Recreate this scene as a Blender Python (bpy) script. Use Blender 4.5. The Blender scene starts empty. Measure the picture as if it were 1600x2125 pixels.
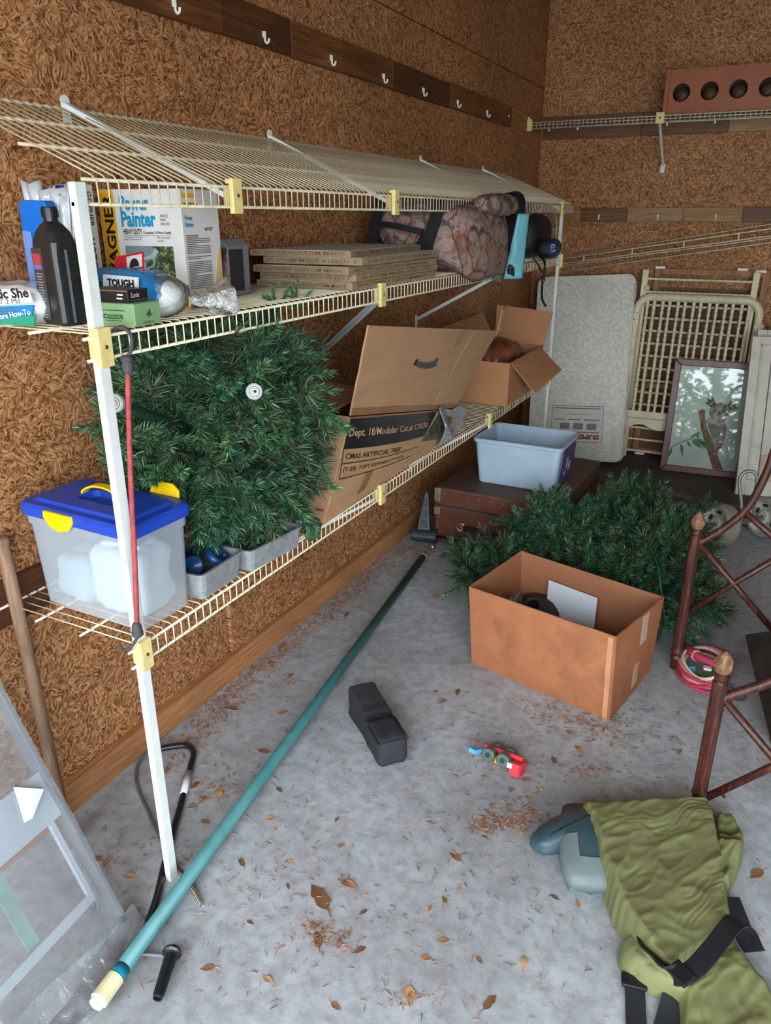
import bpy, bmesh, math, random
from mathutils import Vector, Matrix, Euler, noise
R = math.radians
V = Vector
sc = bpy.context.scene
C = sc.collection

# ------------------------------------------------------------------ camera
cam_d = bpy.data.cameras.new('camera')
cam = bpy.data.objects.new('camera', cam_d)
C.objects.link(cam)
cam.location = (1.5, 0.0, 1.5)
cam.rotation_euler = Euler((R(90 - 21.4), 0, R(26.6)), 'XYZ')
cam_d.sensor_fit = 'HORIZONTAL'
cam_d.sensor_width = 36.0
cam_d.lens = 36.0 * 1560.0 / 1600.0
cam_d.clip_start = 0.05
sc.camera = cam

# ------------------------------------------------------------------ sky and exposure
sc.view_settings.view_transform = 'Standard'
sc.view_settings.look = 'None'
sc.view_settings.gamma = 1.0
sc.view_settings.use_curve_mapping = False
sc.view_settings.exposure = 0.30
world = bpy.data.worlds.new('overcast_sky')
sc.world = world
world.use_nodes = True
_bg = world.node_tree.nodes['Background']
_bg.inputs['Color'].default_value = (0.85, 0.935, 1.0, 1)
_bg.inputs['Strength'].default_value = 9.0
# daylight enters by the open garage door behind the camera; the portal only guides sampling of that sky
pd = bpy.data.lights.new('door_portal', 'AREA')
pd.shape = 'RECTANGLE'; pd.size = 4.3; pd.size_y = 2.3
pd.cycles.is_portal = True
po = bpy.data.objects.new('door_portal', pd); C.objects.link(po)
po.location = (2.25, -0.95, 1.15)
po.rotation_euler = (R(90), 0, R(0))
sc.cycles.max_bounces = 5
sc.cycles.diffuse_bounces = 3
sc.cycles.glossy_bounces = 3
sc.cycles.transmission_bounces = 4
sc.cycles.transparent_max_bounces = 12
sc.cycles.adaptive_threshold = 0.05
sc.cycles.caustics_reflective = False
sc.cycles.caustics_refractive = False

# ------------------------------------------------------------------ helpers
ORG = {}

def tag(o, label=None, cat=None, group=None, kind=None):
    if label: o['label'] = label
    if cat: o['category'] = cat
    if group: o['group'] = group
    if kind: o['kind'] = kind
    return o

def thing(name, label, cat, loc=(0, 0, 0), group=None, kind=None):
    o = bpy.data.objects.new(name, None)
    C.objects.link(o)
    o.location = loc
    o.empty_display_size = 0.05
    ORG[o.name] = V(loc)
    return tag(o, label, cat, group, kind)

def frame_m(o, xd, zd):
    """matrix with origin o, local x along xd, local z near zd"""
    x = V(xd).normalized(); z = V(zd); z = (z - x * z.dot(x)).normalized(); y = z.cross(x)
    return Matrix(((x.x, y.x, z.x, o[0]), (x.y, y.y, z.y, o[1]), (x.z, y.z, z.z, o[2]), (0, 0, 0, 1)))

class MB:
    def __init__(s): s.v = []; s.f = []; s.uvf = None
    def add(s, vs, fs, M=None):
        n = len(s.v)
        s.v += [(M @ V(p)) if M is not None else V(p) for p in vs]
        s.f += [tuple(i + n for i in f) for f in fs]
        return s
    def hexa(s, p, M=None):   # p: 4 bottom ccw, 4 top ccw
        return s.add(p, [(3, 2, 1, 0), (4, 5, 6, 7), (0, 1, 5, 4), (1, 2, 6, 5), (2, 3, 7, 6), (3, 0, 4, 7)], M)
    def box(s, c, d, M=None, rz=0):
        x, y, z = (k / 2 for k in d)
        p = [(-x, -y, -z), (x, -y, -z), (x, y, -z), (-x, y, -z), (-x, -y, z), (x, -y, z), (x, y, z), (-x, y, z)]
        T = Matrix.Translation(c) @ Matrix.Rotation(rz, 4, 'Z')
        return s.hexa(p, (M @ T) if M is not None else T)
    def tube(s, pts, r, n=8, closed=False, M=None, caps=True, up=(0, 0, 1)):
        pts = [V(p) for p in pts]; m = len(pts)
        rr = r if isinstance(r, (list, tuple)) else [r] * m
        vs = []; prev = None
        for i, p in enumerate(pts):
            if closed: t = pts[(i + 1) % m] - pts[i - 1]
            else: t = pts[min(i + 1, m - 1)] - pts[max(i - 1, 0)]
            if t.length < 1e-9: t = V((0, 0, 1))
            t.normalize()
            if prev is None:
                u = V(up)
                if abs(u.dot(t)) > .95: u = V((1, 0, 0))
            else: u = prev
            u = (u - t * u.dot(t)).normalized(); prev = u
            w = t.cross(u)
            for k in range(n):
                a = 2 * math.pi * k / n
                vs.append(p + (u * math.cos(a) + w * math.sin(a)) * rr[i])
        fs = []
        for i in range(m if closed else m - 1):
            j = (i + 1) % m
            for k in range(n):
                l = (k + 1) % n
                fs.append((i * n + k, i * n + l, j * n + l, j * n + k))
        if not closed and caps:
            fs.append(tuple(range(n - 1, -1, -1))); fs.append(tuple((m - 1) * n + k for k in range(n)))
        return s.add(vs, fs, M)
    def ribbon(s, pts, w, t, side, M=None):
        """flat strap of width w, thickness t along pts; side = width direction (vector or list)"""
        pts = [V(p) for p in pts]; m = len(pts); vs = []
        for i, p in enumerate(pts):
            d = (pts[min(i + 1, m - 1)] - pts[max(i - 1, 0)]).normalized()
            sd = V(side[i] if isinstance(side, list) else side)
            sd = (sd - d * sd.dot(d)).normalized(); nn = d.cross(sd)
            for a, b in ((-1, -1), (1, -1), (1, 1), (-1, 1)):
                vs.append(p + sd * (a * w / 2) + nn * (b * t / 2))
        fs = [(3, 2, 1, 0), tuple((m - 1) * 4 + k for k in range(4))]
        for i in range(m - 1):
            for k in range(4):
                l = (k + 1) % 4
                fs.append((i * 4 + k, i * 4 + l, (i + 1) * 4 + l, (i + 1) * 4 + k))
        return s.add(vs, fs, M)
    def lathe(s, prof, n=24, M=None, caps=True):
        vs = []; m = len(prof)
        for r, z in prof:
            for k in range(n):
                a = 2 * math.pi * k / n
                vs.append((r * math.cos(a), r * math.sin(a), z))
        fs = [(i * n + k, i * n + (k + 1) % n, (i + 1) * n + (k + 1) % n, (i + 1) * n + k) for i in range(m - 1) for k in range(n)]
        if caps:
            if prof[0][0] > 1e-6: fs.append(tuple(range(n - 1, -1, -1)))
            if prof[-1][0] > 1e-6: fs.append(tuple((m - 1) * n + k for k in range(n)))
        return s.add(vs, fs, M)
    def prism(s, poly, z0, z1, M=None):
        n = len(poly)
        vs = [(x, y, z0) for x, y in poly] + [(x, y, z1) for x, y in poly]
        fs = [tuple(range(n - 1, -1, -1)), tuple(range(n, 2 * n))] + [(i, (i + 1) % n, n + (i + 1) % n, n + i) for i in range(n)]
        return s.add(vs, fs, M)
    def grid(s, fn, nu, nv, M=None, closed_u=False):
        vs = [fn(i / nu, j / nv) for j in range(nv + 1) for i in range(nu + 1)]
        fs = [(j * (nu + 1) + i, j * (nu + 1) + i + 1, (j + 1) * (nu + 1) + i + 1, (j + 1) * (nu + 1) + i) for j in range(nv) for i in range(nu)]
        return s.add(vs, fs, M)
    def ball(s, c, r, n=12, M=None):
        rr = r if isinstance(r, (tuple, list)) else (r, r, r)
        prof = [(math.sin(math.pi * i / n), -math.cos(math.pi * i / n)) for i in range(n + 1)]
        T = Matrix.Translation(c) @ Matrix.Diagonal((rr[0], rr[1], rr[2], 1))
        return s.lathe(prof, max(8, n + 4), (M @ T) if M is not None else T, caps=False)
    def build(s, name, mat, parent=None, smooth=False, bevel=0, seg=2, sub=0, solid=0, origin=None, weld=False):
        me = bpy.data.meshes.new(name)
        if parent is not None: org = ORG[parent.name]
        elif origin is not None: org = V(origin)
        else:
            n = len(s.v)
            xs = [p.x for p in s.v]; ys = [p.y for p in s.v]; zs = [p.z for p in s.v]
            org = V(((min(xs) + max(xs)) / 2, (min(ys) + max(ys)) / 2, min(zs)))
        me.from_pydata([p - org for p in s.v], [], s.f)
        if weld:
            bm = bmesh.new(); bm.from_mesh(me); bmesh.ops.remove_doubles(bm, verts=bm.verts, dist=1e-5)
            bmesh.ops.recalc_face_normals(bm, faces=bm.faces); bm.to_mesh(me); bm.free()
        me.update()
        o = bpy.data.objects.new(name, me); C.objects.link(o)
        ORG[o.name] = org
        if parent is not None: o.parent = parent
        else: o.location = org
        if mat is not None: me.materials.append(mat)
        if smooth:
            for p in me.polygons: p.use_smooth = True
        if solid:
            md = o.modifiers.new('thickness', 'SOLIDIFY'); md.thickness = solid; md.offset = 0
        if bevel:
            md = o.modifiers.new('edge', 'BEVEL'); md.width = bevel; md.segments = seg; md.limit_method = 'ANGLE'; md.angle_limit = R(35)
        if sub:
            md = o.modifiers.new('smooth', 'SUBSURF'); md.levels = sub; md.render_levels = sub
        return o

def child_copy(src, parent, name=None, mw=None):
    """a copy of a part under another parent (shares mesh); mw = matrix local to the parent"""
    c = src.copy(); C.objects.link(c); c.parent = parent
    if mw is not None: c.matrix_local = mw
    ORG[c.name] = ORG[parent.name]
    return c

def arc(c, r, a0, a1, n, plane='xy'):
    out = []
    for i in range(n + 1):
        a = R(a0 + (a1 - a0) * i / n)
        x, y = r * math.cos(a), r * math.sin(a)
        out.append(V((c[0] + x, c[1] + y, c[2])) if plane == 'xy' else (V((c[0] + x, c[1], c[2] + y)) if plane == 'xz' else V((c[0], c[1] + x, c[2] + y))))
    return out

def smooth_path(pts, n=8):
    pts = [V(p) for p in pts]; out = []
    for i in range(len(pts) - 1):
        p0 = pts[max(i - 1, 0)]; p1 = pts[i]; p2 = pts[i + 1]; p3 = pts[min(i + 2, len(pts) - 1)]
        for k in range(n):
            t = k / n
            out.append(.5 * ((2 * p1) + (p2 - p0) * t + (2 * p0 - 5 * p1 + 4 * p2 - p3) * t * t + (3 * p1 - p0 - 3 * p2 + p3) * t ** 3))
    out.append(pts[-1]); return out

def lettering(s, mat, parent, M, width=None, height=None, bold=0.0, name='lettering', align='LEFT', depth=.0004, shear=0, space=1.0):
    """flat print: text in the local xy plane of M, scaled to the given width and/or cap height"""
    cu = bpy.data.curves.new('t', 'FONT'); cu.body = s; cu.size = 1; cu.offset = bold; cu.resolution_u = 2; cu.shear = shear
    cu.space_character = space
    ob = bpy.data.objects.new('t', cu)
    me = bpy.data.meshes.new_from_object(ob)
    bpy.data.objects.remove(ob); bpy.data.curves.remove(cu)
    xs = [v.co.x for v in me.vertices]; ys = [v.co.y for v in me.vertices]
    if not xs: return None
    x0, x1, y0, y1 = min(xs), max(xs), min(ys), max(ys)
    sx = width / (x1 - x0) if width else None
    sy = height / (y1 - y0) if height else None
    if sx is None: sx = sy
    if sy is None: sy = sx
    org = ORG[parent.name]
    for v in me.vertices:
        v.co = M @ V(((v.co.x - x0) * sx, (v.co.y - y0) * sy, depth)) - org
    me.name = name; me.materials.clear(); me.materials.append(mat)
    o = bpy.data.objects.new(name, me); C.objects.link(o); o.parent = parent; ORG[o.name] = org
    return o

# ------------------------------------------------------------------ materials
def srgb(*c):
    return tuple(((x / 255) / 12.92 if x / 255 <= .04045 else (((x / 255) + .055) / 1.055) ** 2.4) for x in c)

class NT:
    def __init__(s, name):
        s.m = bpy.data.materials.new(name); s.m.use_nodes = True
        s.t = s.m.node_tree; s.b = s.t.nodes['Principled BSDF']; s.out = s.t.nodes['Material Output']
    def n(s, ty, **kw):
        nd = s.t.nodes.new(ty)
        for k, v in kw.items():
            if k in nd.inputs: nd.inputs[k].default_value = v
            else: setattr(nd, k, v)
        return nd
    def l(s, a, b): s.t.links.new(a, b); return s
    def ramp(s, fac, stops, interp='LINEAR'):
        r = s.n('ShaderNodeValToRGB'); r.color_ramp.interpolation = interp
        e = r.color_ramp.elements
        while len(e) < len(stops): e.new(.5)
        for k, (p, c) in enumerate(stops):
            e[k].position = p; e[k].color = (c[0], c[1], c[2], 1) if isinstance(c, (tuple, list)) else (c, c, c, 1)
        s.l(fac, r.inputs[0]); return r.outputs[0]
    def mix(s, fac, a, b, mode='MIX'):
        m = s.n('ShaderNodeMix', data_type='RGBA', blend_type=mode)
        for sock, val in ((m.inputs[0], fac), (m.inputs[6], a), (m.inputs[7], b)):
            if hasattr(val, 'links') or hasattr(val, 'is_output'): s.l(val, sock)
            elif isinstance(val, (tuple, list)): sock.default_value = (val[0], val[1], val[2], 1)
            else: sock.default_value = val
        return m.outputs[2]
    def coord(s, scale=(1, 1, 1), kind='Object', rot=(0, 0, 0)):
        tc = s.n('ShaderNodeTexCoord'); mp = s.n('ShaderNodeMapping')
        mp.inputs['Scale'].default_value = scale; mp.inputs['Rotation'].default_value = rot
        s.l(tc.outputs[kind], mp.inputs[0]); return mp.outputs[0]
    def noise(s, vec, scale=5, detail=3, rough=.55, dist=0):
        nd = s.n('ShaderNodeTexNoise'); nd.inputs['Scale'].default_value = scale; nd.inputs['Detail'].default_value = detail
        nd.inputs['Roughness'].default_value = rough; nd.inputs['Distortion'].default_value = dist
        s.l(vec, nd.inputs['Vector']); return nd
    def bump(s, h, strength=.3, dist=.01):
        b = s.n('ShaderNodeBump'); b.inputs['Strength'].default_value = strength; b.inputs['Distance'].default_value = dist
        s.l(h, b.inputs['Height']); s.l(b.outputs[0], s.b.inputs['Normal']); return s

MATS = {}
def pm(name, rgb, rough=.55, var=.12, scale=14, bump=0, bscale=120, metal=0, spec=.5, stretch=(1, 1, 1), dirt=None, dirt_amt=.3, coat=0, sheen=0, alpha=1):
    """plain surface with mottled colour, optional dirt patches and fine relief"""
    if name in MATS: return MATS[name]
    t = NT(name); c = srgb(*rgb)
    vec = t.coord(stretch)
    n1 = t.noise(vec, scale, 4)
    lo = tuple(max(0, k * (1 - var * 1.6)) for k in c); hi = tuple(min(1, k * (1 + var * 1.4)) for k in c)
    col = t.ramp(n1.outputs[0], [(.3, lo), (.5, c), (.7, hi)])
    if dirt is not None:
        n2 = t.noise(vec, scale * .35, 6, .7)
        m = t.ramp(n2.outputs[0], [(.5, 0.0), (.72, dirt_amt)])
        col = t.mix(m, col, srgb(*dirt))
    t.l(col, t.b.inputs['Base Color'])
    t.b.inputs['Roughness'].default_value = rough; t.b.inputs['Metallic'].default_value = metal
    t.b.inputs['Specular IOR Level'].default_value = spec
    if coat: t.b.inputs['Coat Weight'].default_value = coat
    if sheen: t.b.inputs['Sheen Weight'].default_value = sheen
    if alpha < 1: t.b.inputs['Alpha'].default_value = alpha
    if bump:
        n3 = t.noise(vec, bscale, 3); t.bump(n3.outputs[0], bump, .004)
    MATS[name] = t.m; return t.m

def flat(name, rgb, rough=.6):
    return pm(name, rgb, rough, var=.03, scale=30)

def osb(name, swz=('Y', 'Z')):
    t = NT(name)
    tc = t.n('ShaderNodeTexCoord'); sp = t.n('ShaderNodeSeparateXYZ'); cb = t.n('ShaderNodeCombineXYZ')
    t.l(tc.outputs['Object'], sp.inputs[0]); t.l(sp.outputs[swz[0]], cb.inputs[0]); t.l(sp.outputs[swz[1]], cb.inputs[1])
    geo = cb.outputs[0]
    def strands(vscale, seed, stretch, nscale):
        mp = t.n('ShaderNodeMapping'); mp.inputs['Location'].default_value = (seed, seed * 1.7, seed * .6)
        t.l(geo, mp.inputs[0])
        vo = t.n('ShaderNodeTexVoronoi'); vo.inputs['Scale'].default_value = vscale; vo.inputs['Randomness'].default_value = 1
        dn = t.noise(mp.outputs[0], vscale * 1.2, 0)
        ad = t.n('ShaderNodeVectorMath', operation='MULTIPLY_ADD'); ad.inputs[1].default_value = (.018, .018, .018)
        t.l(dn.outputs['Color'], ad.inputs[0]); t.l(mp.outputs[0], ad.inputs[2])
        t.l(ad.outputs[0], vo.inputs['Vector'])
        sep = t.n('ShaderNodeSeparateColor'); t.l(vo.outputs['Color'], sep.inputs[0])
        ang = t.n('ShaderNodeMath', operation='MULTIPLY'); ang.inputs[1].default_value = 6.283; t.l(sep.outputs[0], ang.inputs[0])
        ro = t.n('ShaderNodeVectorRotate', rotation_type='Z_AXIS'); t.l(ad.outputs[0], ro.inputs['Vector']); t.l(ang.outputs[0], ro.inputs['Angle'])
        m2 = t.n('ShaderNodeMapping'); m2.inputs['Scale'].default_value = stretch; t.l(ro.outputs[0], m2.inputs[0])
        ch = t.n('ShaderNodeTexVoronoi'); ch.inputs['Scale'].default_value = nscale; t.l(m2.outputs[0], ch.inputs['Vector'])
        s2 = t.n('ShaderNodeSeparateColor'); t.l(ch.outputs['Color'], s2.inputs[0])
        nz = t.noise(m2.outputs[0], nscale * 2.2, 1, .6)
        ed = t.ramp(ch.outputs['Distance'], [(.25, 1.0), (.75, .0)])
        v1 = t.n('ShaderNodeMath', operation='MULTIPLY_ADD'); v1.inputs[1].default_value = .34; v1.inputs[2].default_value = .10; t.l(s2.outputs[0], v1.inputs[0])
        v2 = t.n('ShaderNodeMath', operation='MULTIPLY_ADD'); v2.inputs[1].default_value = .42; t.l(nz.outputs[0], v2.inputs[0]); t.l(v1.outputs[0], v2.inputs[2])
        v3 = t.n('ShaderNodeMath', operation='MULTIPLY_ADD'); v3.inputs[1].default_value = .16; t.l(ed, v3.inputs[0]); t.l(v2.outputs[0], v3.inputs[2])
        return v3.outputs[0], sep.outputs[1]
    a, ra = strands(26, 1.3, (1, 5.5, 1), 42)
    b, rb = strands(40, 5.1, (1, 5, 1), 58)
    m = t.n('ShaderNodeMath', operation='MAXIMUM'); t.l(a, m.inputs[0]); t.l(b, m.inputs[1])
    c1 = t.ramp(m.outputs[0], [(.40, srgb(66, 40, 23)), (.50, srgb(120, 77, 45)), (.60, srgb(163, 110, 69)), (.76, srgb(216, 168, 120))])
    tint = t.mix(ra, srgb(176, 140, 108), srgb(224, 196, 160))
    c2 = t.mix(.35, c1, tint, 'MULTIPLY')
    c2 = t.mix(.55, c1, c2)
    big = t.noise(geo, 1.3, 2)
    dk = t.ramp(big.outputs[0], [(.3, (.78, .74, .70)), (.65, (1.05, 1.03, 1.0))])
    c3 = t.mix(1.0, c2, dk, 'MULTIPLY')
    t.l(c3, t.b.inputs['Base Color'])
    t.b.inputs['Roughness'].default_value = .62
    t.b.inputs['Specular IOR Level'].default_value = .3
    t.bump(m.outputs[0], .5, .004)
    return t.m

def wood(name, lo, mid, hi, axis=1, scale=6, rough=.55, dirt=None):
    if name in MATS: return MATS[name]
    t = NT(name)
    st = [14, 14, 14]; st[axis] = .9
    vec = t.coord(tuple(st))
    n1 = t.noise(vec, scale, 5, .6, .8)
    col = t.ramp(n1.outputs[0], [(.28, srgb(*lo)), (.5, srgb(*mid)), (.72, srgb(*hi))])
    v2 = t.coord((1, 1, 1)); n2 = t.noise(v2, 3, 3)
    col = t.mix(t.ramp(n2.outputs[0], [(.4, 0.0), (.75, .45)]), col, srgb(*(dirt or lo)))
    t.l(col, t.b.inputs['Base Color']); t.b.inputs['Roughness'].default_value = rough
    t.bump(n1.outputs[0], .15, .003)
    MATS[name] = t.m; return t.m

def film(name, tint=(.93, .96, 1), haze=.12, gloss=.16, rough=.12, bump=.5, bscale=18):
    """clear plastic film: mostly see-through, with a soft sheen and a little milkiness"""
    if name in MATS: return MATS[name]
    t = NT(name); t.t.nodes.remove(t.b)
    tr = t.n('ShaderNodeBsdfTransparent'); tr.inputs[0].default_value = (*tint, 1)
    gl = t.n('ShaderNodeBsdfGlossy'); gl.inputs[0].default_value = (1, 1, 1, 1); gl.inputs['Roughness'].default_value = rough
    df = t.n('ShaderNodeBsdfDiffuse'); df.inputs[0].default_value = (.85, .89, .93, 1)
    nz = t.noise(t.coord(), bscale, 4, .6, 1.5)
    bp = t.n('ShaderNodeBump'); bp.inputs['Strength'].default_value = bump; bp.inputs['Distance'].default_value = .02
    t.l(nz.outputs[0], bp.inputs['Height']); t.l(bp.outputs[0], gl.inputs['Normal'])
    m1 = t.n('ShaderNodeMixShader'); m1.inputs[0].default_value = haze; t.l(tr.outputs[0], m1.inputs[1]); t.l(df.outputs[0], m1.inputs[2])
    fr = t.n('ShaderNodeFresnel'); fr.inputs[0].default_value = 1.45; t.l(bp.outputs[0], fr.inputs['Normal'])
    ad = t.n('ShaderNodeMath', operation='MULTIPLY_ADD'); ad.inputs[1].default_value = 1.0; ad.inputs[2].default_value = gloss * .4; t.l(fr.outputs[0], ad.inputs[0])
    m2 = t.n('ShaderNodeMixShader'); t.l(ad.outputs[0], m2.inputs[0]); t.l(m1.outputs[0], m2.inputs[1]); t.l(gl.outputs[0], m2.inputs[2])
    t.l(m2.outputs[0], t.out.inputs[0])
    MATS[name] = t.m; return t.m
# ================================================================== the room
OSB_L = osb('strand_board_left', ('Y', 'Z'))
OSB_B = osb('strand_board_back', ('X', 'Z'))
M_stud = wood('dark_stained_timber', (48, 24, 12), (84, 46, 26), (112, 66, 38), axis=1, scale=5)
M_base = wood('oak_baseboard', (142, 92, 54), (176, 122, 78), (196, 146, 100), axis=1, scale=7, rough=.5, dirt=(120, 78, 46))

def concrete():
    t = NT('worn_concrete'); v = t.coord()
    n1 = t.noise(v, 2.2, 6, .62); n2 = t.noise(v, 26, 5, .7); n3 = t.noise(v, 160, 3)
    col = t.ramp(n1.outputs[0], [(.28, srgb(143, 145, 148)), (.5, srgb(174, 178, 184)), (.72, srgb(196, 201, 208))])
    col = t.mix(t.ramp(n2.outputs[0], [(.38, .50), (.60, 0.0)]), col, srgb(124, 121, 120))
    vo = t.n('ShaderNodeTexVoronoi'); vo.inputs['Scale'].default_value = 90; t.l(v, vo.inputs['Vector'])
    pits = t.ramp(vo.outputs['Distance'], [(.05, 1.0), (.13, 0.0)])
    sel = t.ramp(t.noise(v, 9, 2).outputs[0], [(.52, 0.0), (.62, .7)])
    mm = t.n('ShaderNodeMath', operation='MULTIPLY'); t.l(pits, mm.inputs[0]); t.l(sel, mm.inputs[1])
    col = t.mix(mm.outputs[0], col, srgb(84, 74, 70))
    # oil and rust blotches
    n4 = t.noise(v, 1.1, 3, .5, 1.0); st = t.ramp(n4.outputs[0], [(.60, 0.0), (.74, .42)])
    col = t.mix(st, col, srgb(112, 100, 96))
    # packed dark dirt towards the back wall
    sp = t.n('ShaderNodeSeparateXYZ'); t.l(v, sp.inputs[0])
    ed = t.n('ShaderNodeMath', operation='MULTIPLY_ADD'); ed.inputs[1].default_value = .9; ed.inputs[2].default_value = -3.72
    nn = t.noise(v, 5, 5, .65); ad = t.n('ShaderNodeMath', operation='ADD')
    t.l(sp.outputs[1], ed.inputs[0]); t.l(ed.outputs[0], ad.inputs[0]); t.l(nn.outputs[0], ad.inputs[1])
    dm = t.ramp(ad.outputs[0], [(.42, 0.0), (.78, .92)])
    dirt = t.ramp(t.noise(v, 40, 4, .7).outputs[0], [(.3, srgb(40, 32, 26)), (.55, srgb(74, 60, 48)), (.75, srgb(104, 88, 72))])
    col = t.mix(dm, col, dirt)
    t.l(col, t.b.inputs['Base Color']); t.b.inputs['Roughness'].default_value = .72; t.b.inputs['Specular IOR Level'].default_value = .35
    hb = t.mix(.5, n2.outputs[0], n3.outputs[0]); t.bump(hb, .22, .003)
    return t.m

XR, YB, YF, ZC = 4.6, 5.2, -0.95, 3.0
M_floor = concrete()
fl = MB().box((XR / 2, (YB + YF) / 2, -.06), (XR + .3, YB - YF + .3, .12)).build('floor', M_floor, origin=(0, 0, 0))
tag(fl, 'grey worn concrete garage floor strewn with leaves', 'floor', kind='structure')
dr = MB().box((XR / 2, YF - 6.2, -.08), (24, 12, .12)).build('pavement', pm('driveway_concrete', (168, 166, 160), .8), origin=(0, 0, 0))
tag(dr, 'pale concrete driveway outside the garage door', 'driveway', kind='structure')
ce = MB().box((XR / 2, (YB + YF) / 2, ZC + .05), (XR + .3, YB - YF + .3, .1)).build('ceiling', pm('ceiling_board', (168, 150, 128), .8), origin=(0, 0, 0))
tag(ce, 'plain board ceiling above the garage', 'ceiling', kind='structure')

M_back = pm('wall_sheathing', (70, 42, 24), .8)
def wall(name, side_box, label):
    o = MB().box(*side_box).build(name, M_back, origin=(0, 0, 0)); tag(o, label, 'wall', kind='structure'); return o
wl = wall('wall_left', ((-.062, (YB + YF) / 2, ZC / 2), (.10, YB - YF + .2, ZC)), 'left wall of orange brown strand board behind the shelves')
wb = wall('wall_back', ((XR / 2, YB + .062, ZC / 2), (XR + .2, .10, ZC)), 'back wall of brown strand board behind the mattress')
wr = wall('wall_right', ((XR + .05, (YB + YF) / 2, ZC / 2), (.10, YB - YF + .2, ZC)), 'right garage wall of brown strand board')
wf = MB()
wf.box((XR / 2, YF - .05, (2.3 + ZC) / 2), (XR + .2, .1, ZC - 2.3)).box((.05, YF - .05, 1.15), (.1, .1, 2.3)).box((XR - .1, YF - .05, 1.15), (.2, .1, 2.3))
tag(wf.build('wall_front', M_back, origin=(0, 0, 0)), 'garage front wall with the wide open door', 'wall', kind='structure')

ys = [YF, .558, 1.778, 2.998, 4.218, YB]
for z0, z1 in ((.0, 2.243), (2.248, ZC)):
    for a, b in zip(ys[:-1], ys[1:]):
        g = .002 if z0 > 1 else .003
        m = MB()
        if z0 < 1 and abs(a - 1.778) < .01:      # sprung lower corner next to the joint
            m.hexa([(-.012, a + .012, z0), (-.012, b - g, z0), (.0, b - g, z0), (.010, a + .012, z0), (-.012, a + g, z1), (-.012, b - g, z1), (.0, b - g, z1), (.0, a + g, z1)])
        else:
            m.box((-.006, (a + b) / 2, (z0 + z1) / 2), (.012, b - a - 2 * g, z1 - z0))
        m.build('panel', OSB_L, wl)
xs = [0, 1.55, 2.77, 3.99, XR]
for z0, z1 in ((.0, 1.51), (1.514, ZC)):
    for a, b in zip(xs[:-1], xs[1:]):
        MB().box(((a + b) / 2, YB + .006, (z0 + z1) / 2), (b - a - .004, .012, z1 - z0)).build('panel', OSB_B, wb)

bb = MB().box((.015, (YB + YF) / 2, .044), (.030, YB - YF, .088)).build('baseboard_left', M_base, bevel=.002, origin=(0, 0, 0))
tag(bb, 'oak coloured baseboard along the foot of the left wall', 'baseboard', kind='structure')

# ledger and hook boards screwed to the walls
def rail(name, label, x, y, z, dim, mat, axis, hooks, wallside):
    """board made of butted lengths with white cup hooks"""
    r = thing(name, label, 'hook rail' if hooks else 'board', (x, y, z))
    return r

M_white = pm('white_enamel', (226, 224, 214), .4, var=.05)
def hook(parent, p, d):
    """small white coat hook: screw plate, stem and upturned tip; d = direction away from the wall"""
    d = V(d); s = V((0, 0, 1)).cross(d)
    m = MB()
    m.tube(smooth_path([p + V((0, 0, .018)), p + d * .006 + V((0, 0, .016)), p + d * .007 + V((0, 0, -.010)), p + d * .014 + V((0, 0, -.020)), p + d * .024 + V((0, 0, -.016)), p + d * .027 + V((0, 0, -.004))], 4), .0050, 6)
    m.v = [p + (q - p) * .72 for q in m.v]
    m.box(p + d * .002 + V((0, 0, .008)), (.009, .009, .016))
    m.build('hook', M_white, parent, smooth=False)

woods = [wood('rail_timber_%d' % i, lo, mi, hi, axis=1, scale=5) for i, (lo, mi, hi) in enumerate([((66, 36, 16), (104, 60, 28), (128, 80, 42)), ((48, 26, 12), (80, 45, 22), (102, 62, 32)), ((74, 40, 18), (114, 68, 34), (138, 90, 50))])]
woodsx = [wood('rail_timber_back_%d' % i, lo, mi, hi, axis=0, scale=5) for i, (lo, mi, hi) in enumerate([((112, 78, 38), (152, 110, 60), (174, 132, 80)), ((70, 40, 16), (106, 66, 30), (126, 82, 42)), ((118, 88, 54), (152, 118, 78), (174, 140, 98))])]

r1 = thing('hook_rail', 'dark timber rail with white hooks high on the left wall', 'hook rail', (0, 3, 1.98))
cuts = [.9, 1.95, 2.30, 2.62, 3.02, 3.62, 4.53]
for i, (a, b) in enumerate(zip(cuts[:-1], cuts[1:])):
    MB().box((.010, (a + b) / 2, 2.02 + .002 * (i % 2)), (.020 + .001 * (i % 3), b - a - .002, .098)).build('board', woods[i % 3], r1, bevel=.0015)
for y in (1.36, 1.758, 2.148, 2.538, 2.933, 3.307, 3.702, 4.114): hook(r1, V((.021, y, 1.995)), (1, 0, 0))
MB().ball((.022, 4.47, 2.02), .005, 6).build('screw_head', M_white, r1)

r2 = thing('hook_rail', 'pale patched timber rail with white hooks on the back wall', 'hook rail', (.8, YB, 1.48))
cuts = [.06, .30, .59, .92, 1.25, 1.7, 2.4]
for i, (a, b) in enumerate(zip(cuts[:-1], cuts[1:])):
    MB().box(((a + b) / 2, YB - .010, 1.515), (b - a - .002, .020 + .001 * (i % 3), .082)).build('board', woodsx[i % 3], r2, bevel=.0015)
for x in (.077, .419, .775, 1.105, 1.44): hook(r2, V((x, YB - .022, 1.500)), (0, -1, 0))

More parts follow.
